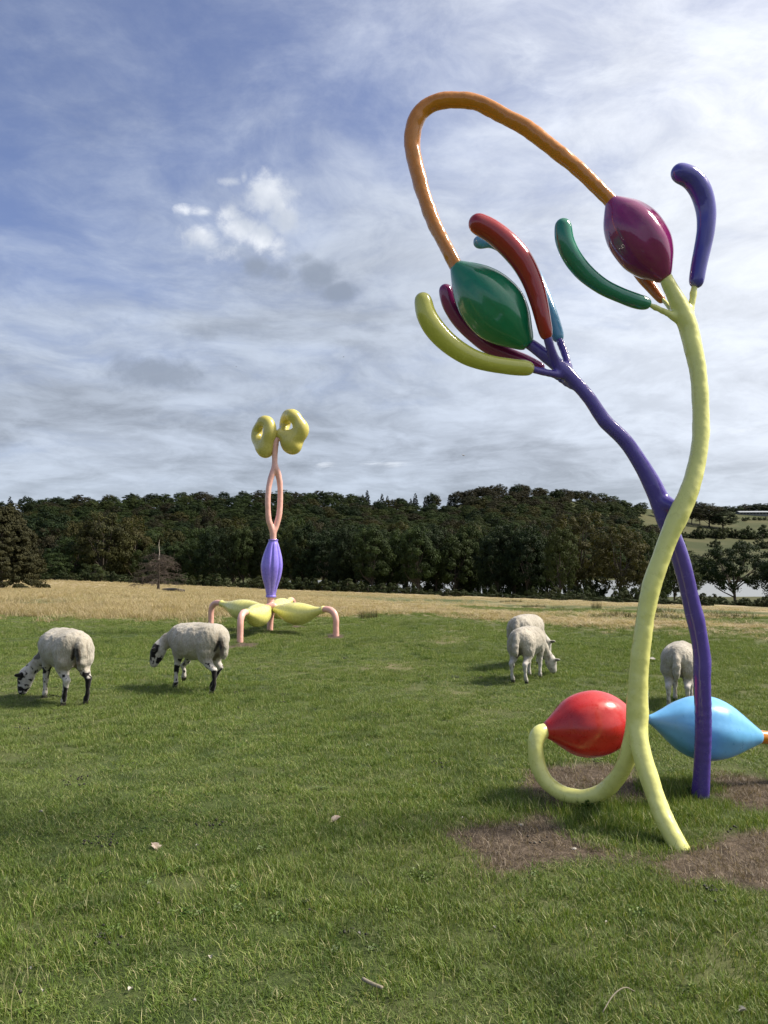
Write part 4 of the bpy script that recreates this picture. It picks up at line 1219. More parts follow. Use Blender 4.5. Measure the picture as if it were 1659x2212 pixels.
def broadleaf(seed, H=14.0, rx=.36, bottom=.05, nclump=150, per=92, size=.19, openness=.0, flat_top=.0):
    r = np.random.default_rng(seed)
    cz = (1 + bottom) / 2; rz = (1 - bottom) / 2
    cs = []; rs = []; k = 0
    lobes = [(r.uniform(0, 6.28), r.uniform(-.5, .95), r.uniform(.80, 1.16)) for _ in range(9)]
    while len(cs) < nclump:
        v = r.normal(0, 1, 3); v /= np.linalg.norm(v)
        if v[2] < -.75: continue
        bump_ = 1.0
        for (az, el, am) in lobes:
            dl = np.array([math.cos(az) * math.cos(el), math.sin(az) * math.cos(el), math.sin(el)])
            bump_ *= 1 + (am - 1) * max(0, v @ dl) ** 6 * 1.6
        q_ = r.uniform(.42, 1.0) ** .6 * bump_
        zz = v[2] * (1 - flat_top * max(0, v[2]))
        wz = 1 - .22 * max(0, -v[2])
        cs.append(np.array([v[0] * rx * q_ * wz, v[1] * rx * q_ * wz, cz - .5 * .0 + zz * rz * q_ * .93]) * H)
        rs.append(r.uniform(.045, .085) * H * (1 - openness * .2))
    cs = np.array(cs); rs = np.array(rs)
    tint = np.clip(r.uniform(0, 1, nclump), 0, 1)
    V, F, tn = leaves(cs, rs, per, size, seed + 1, tint=tint)
    paths = []
    ln = r.normal(0, .02, 2) * H
    top = np.array([ln[0], ln[1], .62 * H])
    paths.append(catmull([[0, 0, -.6, .030 * H], [0, 0, .03 * H, .024 * H], [ln[0] * .4, ln[1] * .4, .2 * H, .018 * H], [*top, .008 * H]], 4))
    for k in r.choice(nclump, 16, replace=False):
        c = cs[k]; z0 = r.uniform(.10, .42) * H
        st = np.array([ln[0] * z0 / top[2], ln[1] * z0 / top[2], z0])
        mid_ = st * .45 + c * .55 + r.normal(0, .02 * H, 3)
        paths.append(catmull([[*st, .011 * H], [*mid_, .006 * H], [*c, .002 * H]], 3))
    tv, tf = limbs_mesh(paths)
    return (V, F, tn), (tv, tf)

def conifer(seed, H=15.0, rx=.17, per=26, size=.30):
    r = np.random.default_rng(seed); cs = []; rs = []
    for z in np.linspace(.10, .98, 26):
        rad = rx * (1 - z) ** .75 + .008; n = max(2, int(26 * rad / rx * .55))
        for k in range(n):
            a = r.uniform(0, 6.28); q_ = r.uniform(.45, 1.08)
            cs.append(np.array([math.cos(a) * rad * q_, math.sin(a) * rad * q_, z - .03 * q_ + r.normal(0, .008)]) * H); rs.append((.016 + .028 * (1 - z)) * H)
    V, F, tn = leaves(cs, rs, per, size, seed, flat_=.35, up=.2)
    tv, tf = limbs_mesh([np.array([[0, 0, -.5, .016 * H], [0, 0, .5 * H, .009 * H], [0, 0, .99 * H, .002 * H]])])
    return (V, F, tn), (tv, tf)

def evergreen_cone(seed, H=7.5, rx=.52, size=.088):
    """the broad dense tree at the field's west edge, foliage down to the grass"""
    r = np.random.default_rng(seed); cs = []; rs = []
    for k in range(1150):
        z = r.uniform(0, 1) ** .8 * .97
        prof = (1 - z ** 1.9) ** .6 * (.93 + .07 * math.sin(z * 23 + seed)) * (.80 + .20 * min(1, z / .15))
        a = r.uniform(0, 6.28); q_ = r.uniform(.60, 1.0) ** .5
        cs.append(np.array([math.cos(a) * rx * prof * q_, math.sin(a) * rx * prof * q_, z + .02]) * H); rs.append(r.uniform(.022, .055) * H)
    V, F, tn = leaves(cs, rs, 76, size, seed, flat_=.2)
    tv, tf = limbs_mesh([np.array([[0, 0, -.5, .035 * H], [0, 0, .4 * H, .02 * H], [0, 0, .98 * H, .003 * H]])])
    return (V, F, tn), (tv, tf)

def shrub(seed, H=1.0, rx=.7, size=.055):
    r = np.random.default_rng(seed); cs = []; rs = []
    for k in range(34):
        v = r.normal(0, 1, 3); v /= np.linalg.norm(v); v[2] = abs(v[2])
        q_ = r.uniform(.45, 1.05)
        cs.append(np.array([v[0] * rx * q_, v[1] * rx * q_, .06 + v[2] * .85 * q_ * r.uniform(.8, 1.15)]) * H); rs.append(r.uniform(.10, .20) * H)
    V, F, tn = leaves(cs, rs, 60, size, seed)
    tv, tf = limbs_mesh([np.array([[0, 0, -.2, .04], [*(c * .5), .02], [*c, .008]]) for c in cs[::4]], 5)
    return (V, F, tn), (tv, tf)

def stash(name, data, mat):
    (V, F, tn), (tv, tf) = data
    a = mesh_obj('crown', V, F, mat, smooth=False, link=False, attrs={'tint': ('FACE', tn)})
    b_ = mesh_obj('trunk', tv, tf, bark, smooth=True, link=False)
    return (a.data, b_.data, mat)

KIND = {}
for k in range(4): KIND['green%d' % k] = stash('g', broadleaf(100 + k), L_green)
for k in range(3): KIND['deep%d' % k] = stash('d', broadleaf(120 + k, rx=.36, bottom=.03, nclump=165), L_deep)
for k in range(3): KIND['bronze%d' % k] = stash('b', broadleaf(140 + k, rx=.38, bottom=.07, nclump=140, per=78, openness=.4), L_bronze)
for k in range(2): KIND['beech%d' % k] = stash('h', broadleaf(150 + k, rx=.46, bottom=.06, nclump=150), L_beech)
for k in range(2): KIND['spruce%d' % k] = stash('s', conifer(160 + k), L_con)
for k in range(2): KIND['pale%d' % k] = stash('p', broadleaf(170 + k, rx=.33, bottom=.03, nclump=110), L_light)
KIND['oak0'] = stash('o', broadleaf(180, rx=.50, bottom=.16, nclump=170, per=88, flat_top=.12), L_deep)
for k in range(3): KIND['bush%d' % k] = stash('u', shrub(190 + k), L_bush)
KIND['evergreen0'] = stash('e', evergreen_cone(200), leaf_mat('yew_foliage', (.018, .020, .009), (.052, .050, .020), (.05, .05, .02), .2, .15))
NOMH = {'green': 14, 'deep': 14, 'bronze': 14, 'beech': 14, 'spruce': 15, 'pale': 14, 'oak': 14, 'bush': 1.0, 'evergreen': 7.5}
NOMR = {'green': .36, 'deep': .34, 'bronze': .37, 'beech': .46, 'spruce': .17, 'pale': .33, 'oak': .50, 'bush': .7, 'evergreen': .52}

def plant(kind, x, y, H, W=None, label=None, group=None, name=None, cat='tree', rot=None, sink=.0):
    base = kind.rstrip('0123456789')
    crown, trunk, mat = KIND[kind]
    s = H / NOMH[base]
    sw = s if W is None else (W / 2) / (NOMR[base] * NOMH[base] * 1.08)
    e = empty(name or ('conifer_tree' if base == 'spruce' else 'bush' if base == 'bush' else 'broadleaf_tree'), (x, y, gz(x, y) - sink), RNG.uniform(0, 6.28) if rot is None else rot)
    e.scale = (sw, sw, s)
    for nm, me in (('crown', crown), ('trunk', trunk)):
        o = bpy.data.objects.new(nm, me); C.objects.link(o); o.parent = e
    tag(e, label, cat, group)
    return e

def tree_px(kind, px, top, dist, wpx, label, group=None, **k):
    """height from the row where the top shows, width from its breadth there"""
    x = (px - 829.5) / FPX * dist
    z = gz(x, dist)
    H = EYE + (1193 - top) / FPX * dist - z
    return plant(kind, x, dist, max(H, .3), wpx / FPX * dist, label, group, **k)

# the broad dark tree at the west edge of the meadow
tree_px('evergreen0', 4, 1064, 70, 215, 'broad brown green evergreen touching the meadow at the far left edge', rot=1.3, name='evergreen_tree', sink=1.3)
# individually recognisable trees along the foot of the wood
SPEC = [
 ('deep1', 105, 1092, 235, 130, 'dark rounded tree rising just beyond the broad evergreen'),
 ('green0', 150, 1150, 200, 120, 'mid green tree between the broad evergreen and the tall bronze tree'),
 ('green2', 118, 1190, 188, 90, 'smaller green tree tucked beside the broad evergreen'),
 ('bronze0', 222, 1088, 196, 150, 'tall bronze green tree, largest on the left of the wood'),
 ('bronze1', 290, 1104, 205, 120, 'bronze green tree right of the largest bronze tree'),
 ('pale0', 205, 1215, 184, 66, 'small pale green tree at the foot of the largest bronze tree'),
 ('green3', 390, 1166, 186, 100, 'leafy tree standing right behind the dead conifer'),
 ('beech0', 452, 1094, 330, 100, 'rounded brown beech half way up the wooded slope on the left'),
 ('bronze2', 1243, 1094, 128, 150, 'tall airy bronze tree standing above the row near the lake'),
 ('bronze0', 1340, 1116, 118, 130, 'bronze tree with a leaning trunk left of the yellow stem, by the lake'),
 ('oak0', 1585, 1168, 150, 165, 'wide dark oak in front of the lake at the right'),
 ('deep0', 1700, 1168, 135, 130, 'dark tree cut by the right edge of the picture, beside the wide oak'),
 ('pale1', 1492, 1200, 170, 70, 'pale green tree between the violet stem and the wide oak'),
 ('deep2', 1455, 1186, 160, 80, 'dark tree behind the crossing of the two stems'),
 ('green1', 1410, 1140, 130, 90, 'dark green tree seen between bronze tree and yellow stem'),
]
for s_ in SPEC: tree_px(*s_)
rr_ = np.random.default_rng(77)
# the dark row closing the field
ROWG = 'trees of the dark row closing the field'
xs = list(np.arange(330, 1230, 34))
_ord = ['first', 'second', 'third', 'fourth', 'fifth', 'sixth', 'seventh', 'eighth', 'ninth', 'tenth', 'eleventh', 'twelfth', 'thirteenth', 'fourteenth']
_row = []
def mark_of(px):
    if px < 500: return 'the dead conifer', 'right', px - 342
    if px < 590: return 'the lilac vase', 'left', 590 - px
    if px < 840: return 'the lilac vase', 'right', px - 590
    return 'the tall airy bronze tree', 'left', 1243 - px
def label_row():
    seen = {}
    for px, o in _row: seen.setdefault(mark_of(px)[:2], []).append((mark_of(px)[2], o))
    for (mark, side_), lst in seen.items():
        for i_, (_, o) in enumerate(sorted(lst, key=lambda q_: q_[0])):
            o['label'] = 'dark leafy row tree, %s to the %s of %s' % (_ord[i_], side_, mark)
for k, px in enumerate(xs):
    dist = np.interp(px, [330, 650, 1230], [190, 150, 118]) + rr_.uniform(-5, 8)
    top = np.interp(px, [330, 450, 600, 760, 900, 1230], [1168, 1140, 1128, 1132, 1126, 1136]) + rr_.uniform(-9, 15)
    kind = rr_.choice(['deep0', 'deep1', 'deep2', 'green0', 'green1', 'green3'])
    px = px + rr_.uniform(-8, 8)
    _row.append((px, tree_px(kind, px, top, dist, rr_.uniform(72, 110), 'dark leafy row tree', ROWG)))
label_row()
for k, px in enumerate(np.arange(20, 1240, 44)):
    dist = np.interp(px, [0, 650, 1230], [238, 196, 168]) + rr_.uniform(-6, 10)
    top = np.interp(px, [0, 200, 450, 600, 900, 1230], [1120, 1128, 1124, 1120, 1122, 1130]) + rr_.uniform(-16, 14)
    kind = rr_.choice(['deep0', 'deep2', 'green2', 'green3', 'beech1', 'bronze1'])
    tree_px(kind, px, top, dist, rr_.uniform(80, 120), 'tree showing only its crown over the dark row at the foot of the wood', 'crowns over the dark row')
# far shore and lower slope trees, then the wood covering the hill
cand = []
R_ = np.random.default_rng(5)
for dist in np.geomspace(345, 800, 34):
    step = 10.5 * (dist / 500) ** .35
    for X in np.arange(-.62 * dist, .46 * dist, step):
        x = X + R_.uniform(-.45, .45) * step; y = dist + R_.uniform(-.4, .4) * 10
        px = 829.5 + FPX * x / y
        dc = np.interp(px, [0, 600, 1100, 1400, 1659], [560, 620, 700, 850, 950])
        if y > dc + 14 or px < -60: continue
        z = gz(x, y)
        row = 1193 - (z - EYE) / y * FPX
        # open fields on the right hand hill
        if px > 1440 and row > np.interp(px, [1440, 1500, 1659], [1118, 1100, 1108]): continue
        if px > 1375 and 1119 < row < 1160: continue
        if row - 15 / y * FPX > 1178: continue
        cand.append((x, y, z, px, row))
wood = []
for (x, y, z, px, row) in cand:
    brown = sstep(px, 960, 1060) * (1 - sstep(px, 1240, 1330)) * (1 - sstep(row, 1100, 1130))
    con = (780 < px < 985 and row < 1112) or (px < 60)
    u_ = R_.uniform()
    if con and u_ < .75: kd = 'spruce%d' % R_.integers(2); H = R_.uniform(11, 16); W = H * .46
    elif u_ < .55 * brown + .12: kd = 'beech%d' % R_.integers(2); H = R_.uniform(10, 14); W = R_.uniform(14, 20)
    elif u_ < .75: kd = ('green%d' % R_.integers(4)); H = R_.uniform(9, 14); W = R_.uniform(11, 17)
    elif u_ < .9: kd = 'deep%d' % R_.integers(3); H = R_.uniform(10, 15); W = R_.uniform(11, 15)
    else: kd = 'bronze%d' % R_.integers(3); H = R_.uniform(10, 14); W = R_.uniform(11, 15)
    wood.append((kd, x, y, z, px, row, H, W))
# the largest seen ones are objects, the remote canopy is one mass
wood.sort(key=lambda q_: math.hypot(q_[1], q_[2]))
solo, mass = wood[:150], wood[150:]
for (kd, x, y, z, px, row, H, W) in solo:
    base = kd.rstrip('0123456789')
    lab = {'spruce': 'dark spruce among the lower trees of the wooded hill', 'beech': 'brown rounded beech among the lower trees of the wooded hill', 'green': 'green broadleaf tree among the lower trees of the wooded hill',
           'deep': 'very dark broadleaf tree among the lower trees of the wooded hill', 'bronze': 'bronze tinted tree among the lower trees of the wooded hill'}[base]
    plant(kd, x, y, H, W, lab, base + ' trees low on the wooded hill')
kinds = sorted({q_[0] for q_ in mass})
protos = []
for kd in kinds:
    cm, tm, mat = KIND[kd]
    # crown and trunk joined for the remote wood
    nv = len(cm.vertices); V1 = np.zeros(nv * 3, np.float32); cm.vertices.foreach_get('co', V1)
    tn = np.zeros(len(cm.polygons), np.float32); cm.attributes['tint'].data.foreach_get('value', tn)
    protos.append(mesh_obj('wood_' + kd, V1.reshape(-1, 3), np.arange(nv).reshape(-1, 4), mat, smooth=False, link=False, attrs={'tint': ('FACE', tn)}))
names_sorted = sorted(range(len(kinds)), key=lambda i_: protos[i_].name)
rank = {kinds[i_]: n_ for n_, i_ in enumerate(names_sorted)}
P = np.array([(q_[1], q_[2], q_[3] - .3) for q_ in mass])
sc_ = np.array([[q_[7] / 2 / (NOMR[q_[0].rstrip('0123456789')] * NOMH[q_[0].rstrip('0123456789')])] * 2 + [q_[6] / NOMH[q_[0].rstrip('0123456789')]] for q_ in mass])
scatter('hill_wood', 'dense mixed wood covering the upper hillside under the sky', protos, P, R_.uniform(0, 6.28, len(P)), np.zeros((len(P), 2)), sc_, [rank[q_[0]] for q_ in mass])

# hedges, bushes and lone trees on the open fields of the right hand hill
def hill_point(px, row):
    d = ray(px, row); d = d / d[1]
    ys = np.linspace(345, 1150, 1200); Z = EYE + d[2] * ys
    b_ = np.nonzero(Z < terrain(d[0] * ys, ys))[0]
    yy = ys[b_[0]] if len(b_) else 900
    return d[0] * yy, yy
def hill_tree(kind, px, base, top, wpx, label, group=None, **k):
    x, y = hill_point(px, base)
    return plant(kind, x, y, (base - top) / FPX * y, wpx / FPX * y, label, group, **k)
hill_tree('oak0', 1494, 1131, 1098, 44, 'leftmost dark oak of the clump in the upper field')
hill_tree('oak0', 1512, 1133, 1093, 50, 'second dark oak from the left in the clump in the upper field')
hill_tree('beech1', 1532, 1138, 1084, 80, 'tallest tree of the clump in the upper field')
hill_tree('deep1', 1562, 1142, 1099, 62, 'dense round tree at the right end of the clump in the upper field')
hill_tree('oak0', 1466, 1108, 1090, 26, 'lone small oak left of the clump in the upper field')
hill_tree('bush1', 1543, 1182, 1163, 28, 'single round bush alone in the middle field', name='bush', cat='bush')
hill_tree('deep0', 1465, 1156, 1125, 28, 'dark hedge tree beside the yellow stem on the hill')
for k, px in enumerate(list(np.arange(1440, 1660, 15))):
    hill_tree('bush%d' % (k % 3), px + R_.uniform(-4, 4), 1163 + R_.uniform(-2, 2), 1163 - R_.uniform(14, 30), R_.uniform(26, 46), 'bushy hedge shrub on the line between upper and middle field', 'hedge shrubs between the upper and middle field', name='hedge_shrub', cat='shrub')
for k, px in enumerate([1445, 1458, 1472, 1600, 1616, 1640, 1655]):
    hill_tree('bush%d' % (k % 3), px, 1185, 1185 - R_.uniform(14, 26), R_.uniform(24, 34), 'shrub scattered along the lower side of the middle field', 'shrubs along the middle field', name='hedge_shrub', cat='shrub')
for k, px in enumerate([1608, 1616, 1630, 1641, 1652]):
    hill_tree('bush%d' % (k % 3), px, 1124 + R_.uniform(-1, 2), 1116, R_.uniform(8, 15), 'tiny bush below the long barn', 'tiny bushes below the long barn', name='bush', cat='bush')
for k, (px, base, top, wd) in enumerate([(1440, 1215, 1168, 44), (1462, 1222, 1176, 40), (1484, 1226, 1188, 44), (1506, 1230, 1196, 40), (1450, 1240, 1200, 46), (1530, 1232, 1202, 36)]):
    hill_tree(['pale0', 'green1', 'pale1', 'deep2', 'green3', 'green0'][k], px, base, top, wd, 'green tree on the far shore of the lake behind the violet stem', 'trees on the far shore behind the violet stem')
# far tree belt behind the barn
for k, px in enumerate(np.arange(1440, 1740, 17)):
    x = (px - 829.5) / FPX * 1010; z = gz(x, 1010)
    top = np.interp(px, [1440, 1500, 1560, 1659], [1080, 1082, 1092, 1086]) + R_.uniform(-2, 3)
    plant(['deep0', 'green1', 'beech0', 'deep2'][k % 4], x, 1010, max(10, EYE + (1193 - top) / FPX * 1010 - z), 26, 'distant tree of the belt on the skyline above the long barn', 'distant tree belt above the barn')

# scrub along the far edge of the field and at the lake
for k, px in enumerate(np.arange(560, 1440, 24)):
    de_k = np.interp(px, [0, 650, 1026, 1659], [175, 130, 100, 78])
    d_ = de_k + R_.uniform(2, 8)
    x = (px - 829.5) / FPX * d_
    top = np.interp(px, PXT, ROW_EDGE) - R_.uniform(9, 20) - 14 * (px < 850)
    tree_px('bush%d' % (k % 3), px, top, d_, R_.uniform(34, 56), 'dark scrub bush at the foot of the tree row', 'scrub along the foot of the tree row', name='scrub_bush', cat='bush', sink=.1)
for k, px in enumerate(np.arange(1395, 1690, 15)):
    d_ = 84 + R_.uniform(0, 16)
    top = 1286 + R_.uniform(-8, 9) + (10 if 1400 < px < 1440 else 0) - (4 if px > 1620 else 0)
    tree_px('bush%d' % (k % 3), px, top, d_, R_.uniform(30, 48), 'leafy hedge bush between the field and the lake', 'hedge bushes before the lake', name='hedge_bush', cat='bush', sink=.1)
for k, px in enumerate(np.arange(640, 1290, 15)):
    if R_.uniform() < (.28 if px > 820 else .1): continue
    d_ = np.interp(px, [650, 1230], [150, 122]) + R_.uniform(-4, 10)
    tree_px('bush%d' % (k % 3), px + R_.uniform(-6, 6), R_.uniform(1236, 1256), d_, R_.uniform(34, 60), 'dark bush between the trunks of the row', 'bushes between the trunks of the row', name='bankside_bush', cat='bush', sink=.2)
for k, px in enumerate([1150, 1172, 1196, 1218, 1243, 1266, 1338, 1352, 1368, 1384]):
    tree_px('bush%d' % (k % 3), px, R_.uniform(1256, 1270), 104 + R_.uniform(0, 8), R_.uniform(34, 52), 'dark bush between the trunks of the row', 'bushes between the trunks of the row', name='bankside_bush', cat='bush', sink=.2)
# undergrowth at the foot of the left hand wood
for k, px in enumerate(np.arange(95, 560, 22)):
    d_ = np.interp(px, [0, 650], [184, 140]) + R_.uniform(0, 6)
    top = np.interp(px, PXT, ROW_EDGE) - R_.uniform(14, 34)
    tree_px('bush%d' % (k % 3), px, top, d_, R_.uniform(34, 60), 'dark undergrowth bush at the foot of the left hand wood', 'undergrowth at the foot of the left hand wood', name='scrub_bush', cat='bush', sink=.1)

# ------------------------------------------------------------------ dead conifer on the meadow
def dead_tree():
    g0 = ground_at(342, 1274)
    H = (1274 - 1166) / FPX * g0[1]
    root = empty('dead_conifer', tuple(g0)); tag(root, 'dead leafless brown conifer standing alone on the dry meadow', 'tree')
    r = np.random.default_rng(8)
    pale, t, b = new_mat('bleached_wood'); b.inputs['Base Color'].default_value = (.36, .32, .27, 1); b.inputs['Roughness'].default_value = .8
    brown, t, b = new_mat('dead_twig'); b.inputs['Base Color'].default_value = (.075, .058, .045, 1); b.inputs['Roughness'].default_value = .9
    tv, tf = tube(np.array([[0, 0, -.2, .045 * H], [0, 0, .05 * H, .028 * H], [.01 * H, 0, .35 * H, .016 * H], [.0, 0, .6 * H, .010 * H]]), 8, False)
    mesh_obj('trunk', tv, tf, brown, root)
    tv, tf = tube(np.array([[0, 0, .6 * H, .010 * H], [.012 * H, 0, .75 * H, .008 * H], [-.004 * H, 0, .88 * H, .006 * H], [.01 * H, 0, 1.0 * H, .002 * H]]), 6, False)
    mesh_obj("bare_top", tv, tf, pale, root)
    paths = []; tw = []
    for k in range(64):
        z = r.uniform(.10, .68); a = r.uniform(0, 6.28); Ln = (.66 * (1 - z / 1.02) ** .55) * r.uniform(.7, 1.05)
        dr = np.array([math.cos(a), math.sin(a), 0])
        p = [np.array([0, 0, z]), dr * Ln * .35 + [0, 0, z + .035], dr * Ln * .7 + [0, 0, z + .01], dr * Ln + [0, 0, z - .035 + r.uniform(-.02, .05)]]
        p = [q_ * H for q_ in p]
        cm_ = catmull([[*p[0], .0055 * H], [*p[1], .004 * H], [*p[2], .0028 * H], [*p[3], .0012 * H]], 4); paths.append(cm_)
        for j in range(34):
            q_ = cm_[r.integers(2, len(cm_))][:3]
            v = dr * r.uniform(.1, 1) + r.normal(0, .5, 3) + [0, 0, -.35]; v /= np.linalg.norm(v)
            ln = r.uniform(.04, .12) * H; tw.append((q_, q_ + v * ln))
            q2 = q_ + v * ln * .5; v2 = v + r.normal(0, .5, 3); tw.append((q2, q2 + v2 * ln * .5))
    for k in range(9):
        z = r.uniform(.66, .95); a = r.uniform(0, 6.28); Ln = .16 * r.uniform(.5, 1.1)
        dr = np.array([math.cos(a), math.sin(a), 0])
        tw.append((np.array([0, 0, z]) * H, (dr * Ln + [0, 0, z + r.uniform(-.02, .06)]) * H))
    v, f = limbs_mesh(paths, 5)
    mesh_obj('branches', v, f, brown, root)
    V = []; F = []
    for a_, b_ in tw:
        o = len(V); s = np.cross(b_ - a_, r.normal(0, 1, 3)); s /= np.linalg.norm(s); s *= .003 * H
        s2 = np.cross(b_ - a_, s); s2 = s2 / np.linalg.norm(s2) * .0022 * H
        V += [a_ - s, a_ + s, a_ + s2, b_]; F += [(o, o + 1, o + 3), (o + 1, o + 2, o + 3), (o + 2, o, o + 3)]
    o = mesh_obj('twigs', V, np.array(F), brown, root, smooth=False); o['kind'] = 'stuff'
    # fallen trunk beside it
    a_ = ground_at(352, 1277); b_ = ground_at(398, 1280); c_ = ground_at(375, 1279)
    rows = [[*(a_ + [0, 0, .12]), .10], [*(c_ + [0, 0, .16]), .12], [*(b_ + [0, 0, .12]), .09]]
    v, f = tube(catmull(rows, 5), 8)
    lo = mesh_obj('fallen_log', v - a_, f, bark, loc=tuple(a_)); tag(lo, 'fallen log lying in the grass right of the dead conifer', 'log')
dead_tree()

# ------------------------------------------------------------------ long barn on the hill
def simple(name, col, rough=.8):
    m, t, b = new_mat(name)
    pos = t.n.new('ShaderNodeTexCoord').outputs['Object']
    t.put(b.inputs['Base Color'], t.mix(t.ss(t.noise(pos, 1.5, 5, .6), .3, .7), tuple(c * .8 for c in col), col))
    b.inputs['Roughness'].default_value = rough
    return m
def box(x0, x1, y0, y1, z0, z1):
    V = [(x, y, z) for z in (z0, z1) for x, y in ((x0, y0), (x1, y0), (x1, y1), (x0, y1))]
    return V, [(3, 2, 1, 0), (4, 5, 6, 7), (0, 1, 5, 4), (1, 2, 6, 5), (2, 3, 7, 6), (3, 0, 4, 7)]
def barn():
    x, y = hill_point(1630, 1114)
    z = gz(x, y)
    root = empty('barn', (x, y, z), math.radians(-4)); tag(root, 'long low barn with pale roof on the hillside by the right edge', 'barn')
    k = y / FPX
    L, Hh, D = 62 * k, 7.5 * k, 12.0
    wm = simple('barn_wall', (.16, .17, .16)); rm = simple('barn_roof', (.30, .33, .35), .6); dm = simple('barn_opening', (.035, .035, .035)); pm = simple('barn_post', (.22, .21, .19))
    V, F = box(-L / 2, L / 2, 0, D, -1.5, Hh)
    mesh_obj('wall', V, F, wm, root, False)
    r_h = 3.2 * k
    V = [(-L / 2 - .6, -.9, Hh + .02), (L / 2 + .6, -.9, Hh + .02), (L / 2 + .6, D / 2, Hh + r_h), (-L / 2 - .6, D / 2, Hh + r_h), (-L / 2 - .6, D + .9, Hh + .02), (L / 2 + .6, D + .9, Hh + .02)]
    V += [(a, b_, c - .25) for a, b_, c in V]
    F = [(0, 1, 2, 3), (3, 2, 5, 4), (7, 6, 9, 8), (8, 9, 10, 11), (0, 6, 7, 1), (5, 11, 10, 4), (0, 3, 9, 6), (3, 4, 10, 9), (1, 7, 8, 2), (2, 8, 11, 5)]
    mesh_obj('roof', V, F, rm, root, False)
    n = 9
    for i in range(n):
        cx = -L / 2 + L * (i + .5) / n
        V, F = box(cx - L / n * .36, cx + L / n * .36, -.08, .0, Hh * .42, Hh * .86)
        mesh_obj('opening', V, F, dm, root, False)
        V, F = box(cx - L / n * .5 - .12, cx - L / n * .5 + .12, -.2, -.003, -1.4, Hh - .05)
        mesh_obj('post', V, F, pm, root, False)
barn()

# ------------------------------------------------------------------ gulls
feather = simple('gull_feather', (.20, .20, .20)); 
def gull(px, py, dist, span, bank, label):
    p = at(px, py, dist)
    root = empty('bird', tuple(p), 0); root.rotation_euler = (bank, 0, math.radians(25)); tag(root, label, 'bird')
    s = span / 2
    V, F = tube(np.array([[-.42 * s, 0, 0, .01 * s], [-.25 * s, 0, 0, .06 * s], [0, 0, 0, .10 * s], [.22 * s, 0, .02 * s, .07 * s], [.32 * s, 0, .03 * s, .06 * s], [.42 * s, 0, .02 * s, .01 * s]]), 10)
    mesh_obj('body', V, F, feather, root)
    for sg in (-1, 1):
        V = [(.14 * s, 0, .04 * s), (-.12 * s, 0, .04 * s), (.12 * s, sg * .5 * s, .22 * s), (-.10 * s, sg * .45 * s, .20 * s), (-.10 * s, sg * 1.0 * s, .12 * s), (-.16 * s, sg * .98 * s, .11 * s)]
        V += [(a, b_, c - .02 * s) for a, b_, c in V]
        F = [(0, 1, 3, 2), (2, 3, 5, 4), (8, 9, 7, 6), (10, 11, 9, 8), (0, 2, 8, 6), (2, 4, 10, 8), (1, 7, 9, 3), (3, 9, 11, 5), (4, 5, 11, 10), (0, 6, 7, 1)]
        mesh_obj('wing', V, F, feather, root, False)
gull(1001, 984, 120, 1.2, .35, 'gull with spread wings low in the sky, nearest to the horizon')
gull(742, 771, 190, .8, -.2, 'tiny bird, a dark speck right of the far sculpture in the clouds')
gull(510, 792, 210, .8, .1, 'tiny bird, a dark speck high above and left of the far sculpture')

# ------------------------------------------------------------------ things lying in the grass
leafm, t, b = new_mat('dead_leaf'); pos = t.n.new('ShaderNodeTexCoord').outputs['Object']
t.put(b.inputs['Base Color'], t.mix(t.ss(t.noise(pos, 30, 4, .6), .4, .6), (.26, .20, .15), (.40, .33, .27))); b.inputs['Roughness'].default_value = .8
def leaf(px, py, size, seed, label, mat=leafm, name='fallen_leaf', cat='leaf', group=None, curl=.35):
    g0 = flat(px, py); r = np.random.default_rng(seed)
    V = []; n, m = 9, 5
    for i in range(n):
        u_ = i / (n - 1); wd = math.sin(math.pi * u_) ** .7 * .36 * (1 + .12 * r.normal())
        for j in range(m):
            v_ = (j / (m - 1) - .5) * 2
            V.append(((u_ - .5) * size, v_ * wd * size, size * (curl * abs(v_) ** 2 * wd + .06 * math.sin(u_ * 5) + .01 * r.normal())))
    nv = len(V); V += [(x, y, z - .002) for x, y, z in V]
    q_ = [(i * m + j, (i + 1) * m + j, (i + 1) * m + j + 1, i * m + j + 1) for i in range(n - 1) for j in range(m - 1)]
    F = q_ + [tuple(nv + k for k in reversed(f)) for f in q_]
    o = mesh_obj(name, V, F, mat); o.location = (g0[0], g0[1], gz(g0[0], g0[1]) + .018); o.rotation_euler = (r.uniform(-.3, .3), r.uniform(-.3, .3), r.uniform(0, 6.28))
    tag(o, label, cat, group); return o
leaf(335, 1834, .075, 1, 'brown curled dead leaf lying alone in the lawn, largest on the left')
leaf(725, 1775, .07, 2, 'brown dead leaf lying in the lawn near the middle')
LG = 'pale scraps lying in the lawn'
whm, t, b = new_mat('pale_fluff'); b.inputs['Base Color'].default_value = (.40, .38, .32, 1); b.inputs['Roughness'].default_value = .9
for k, (px, py, s_) in enumerate([(426, 1832, .03), (64, 2100, .03), (93, 2148, .035), (282, 2145, .035), (455, 2078, .04), (420, 2172, .025), (343, 1957, .025), (775, 2026, .03), (88, 1760, .04), (1604, 2195, .05), (1310, 2000, .02), (1070, 2012, .03), (1000, 1770, .02), (950, 1700, .02)]):
    leaf(px, py, s_ * .62, 30 + k, 'small pale scrap of dried leaf or fluff on the green lawn', whm, 'lawn_scrap', 'scrap', LG, 1.0)
leaf(1499, 1431, .10, 61, 'white curled feather on the grass left of the yellow stem, far out', whm, 'white_feather', 'feather').location = tuple(flat(1409, 1431)[:2]) + (.05,)
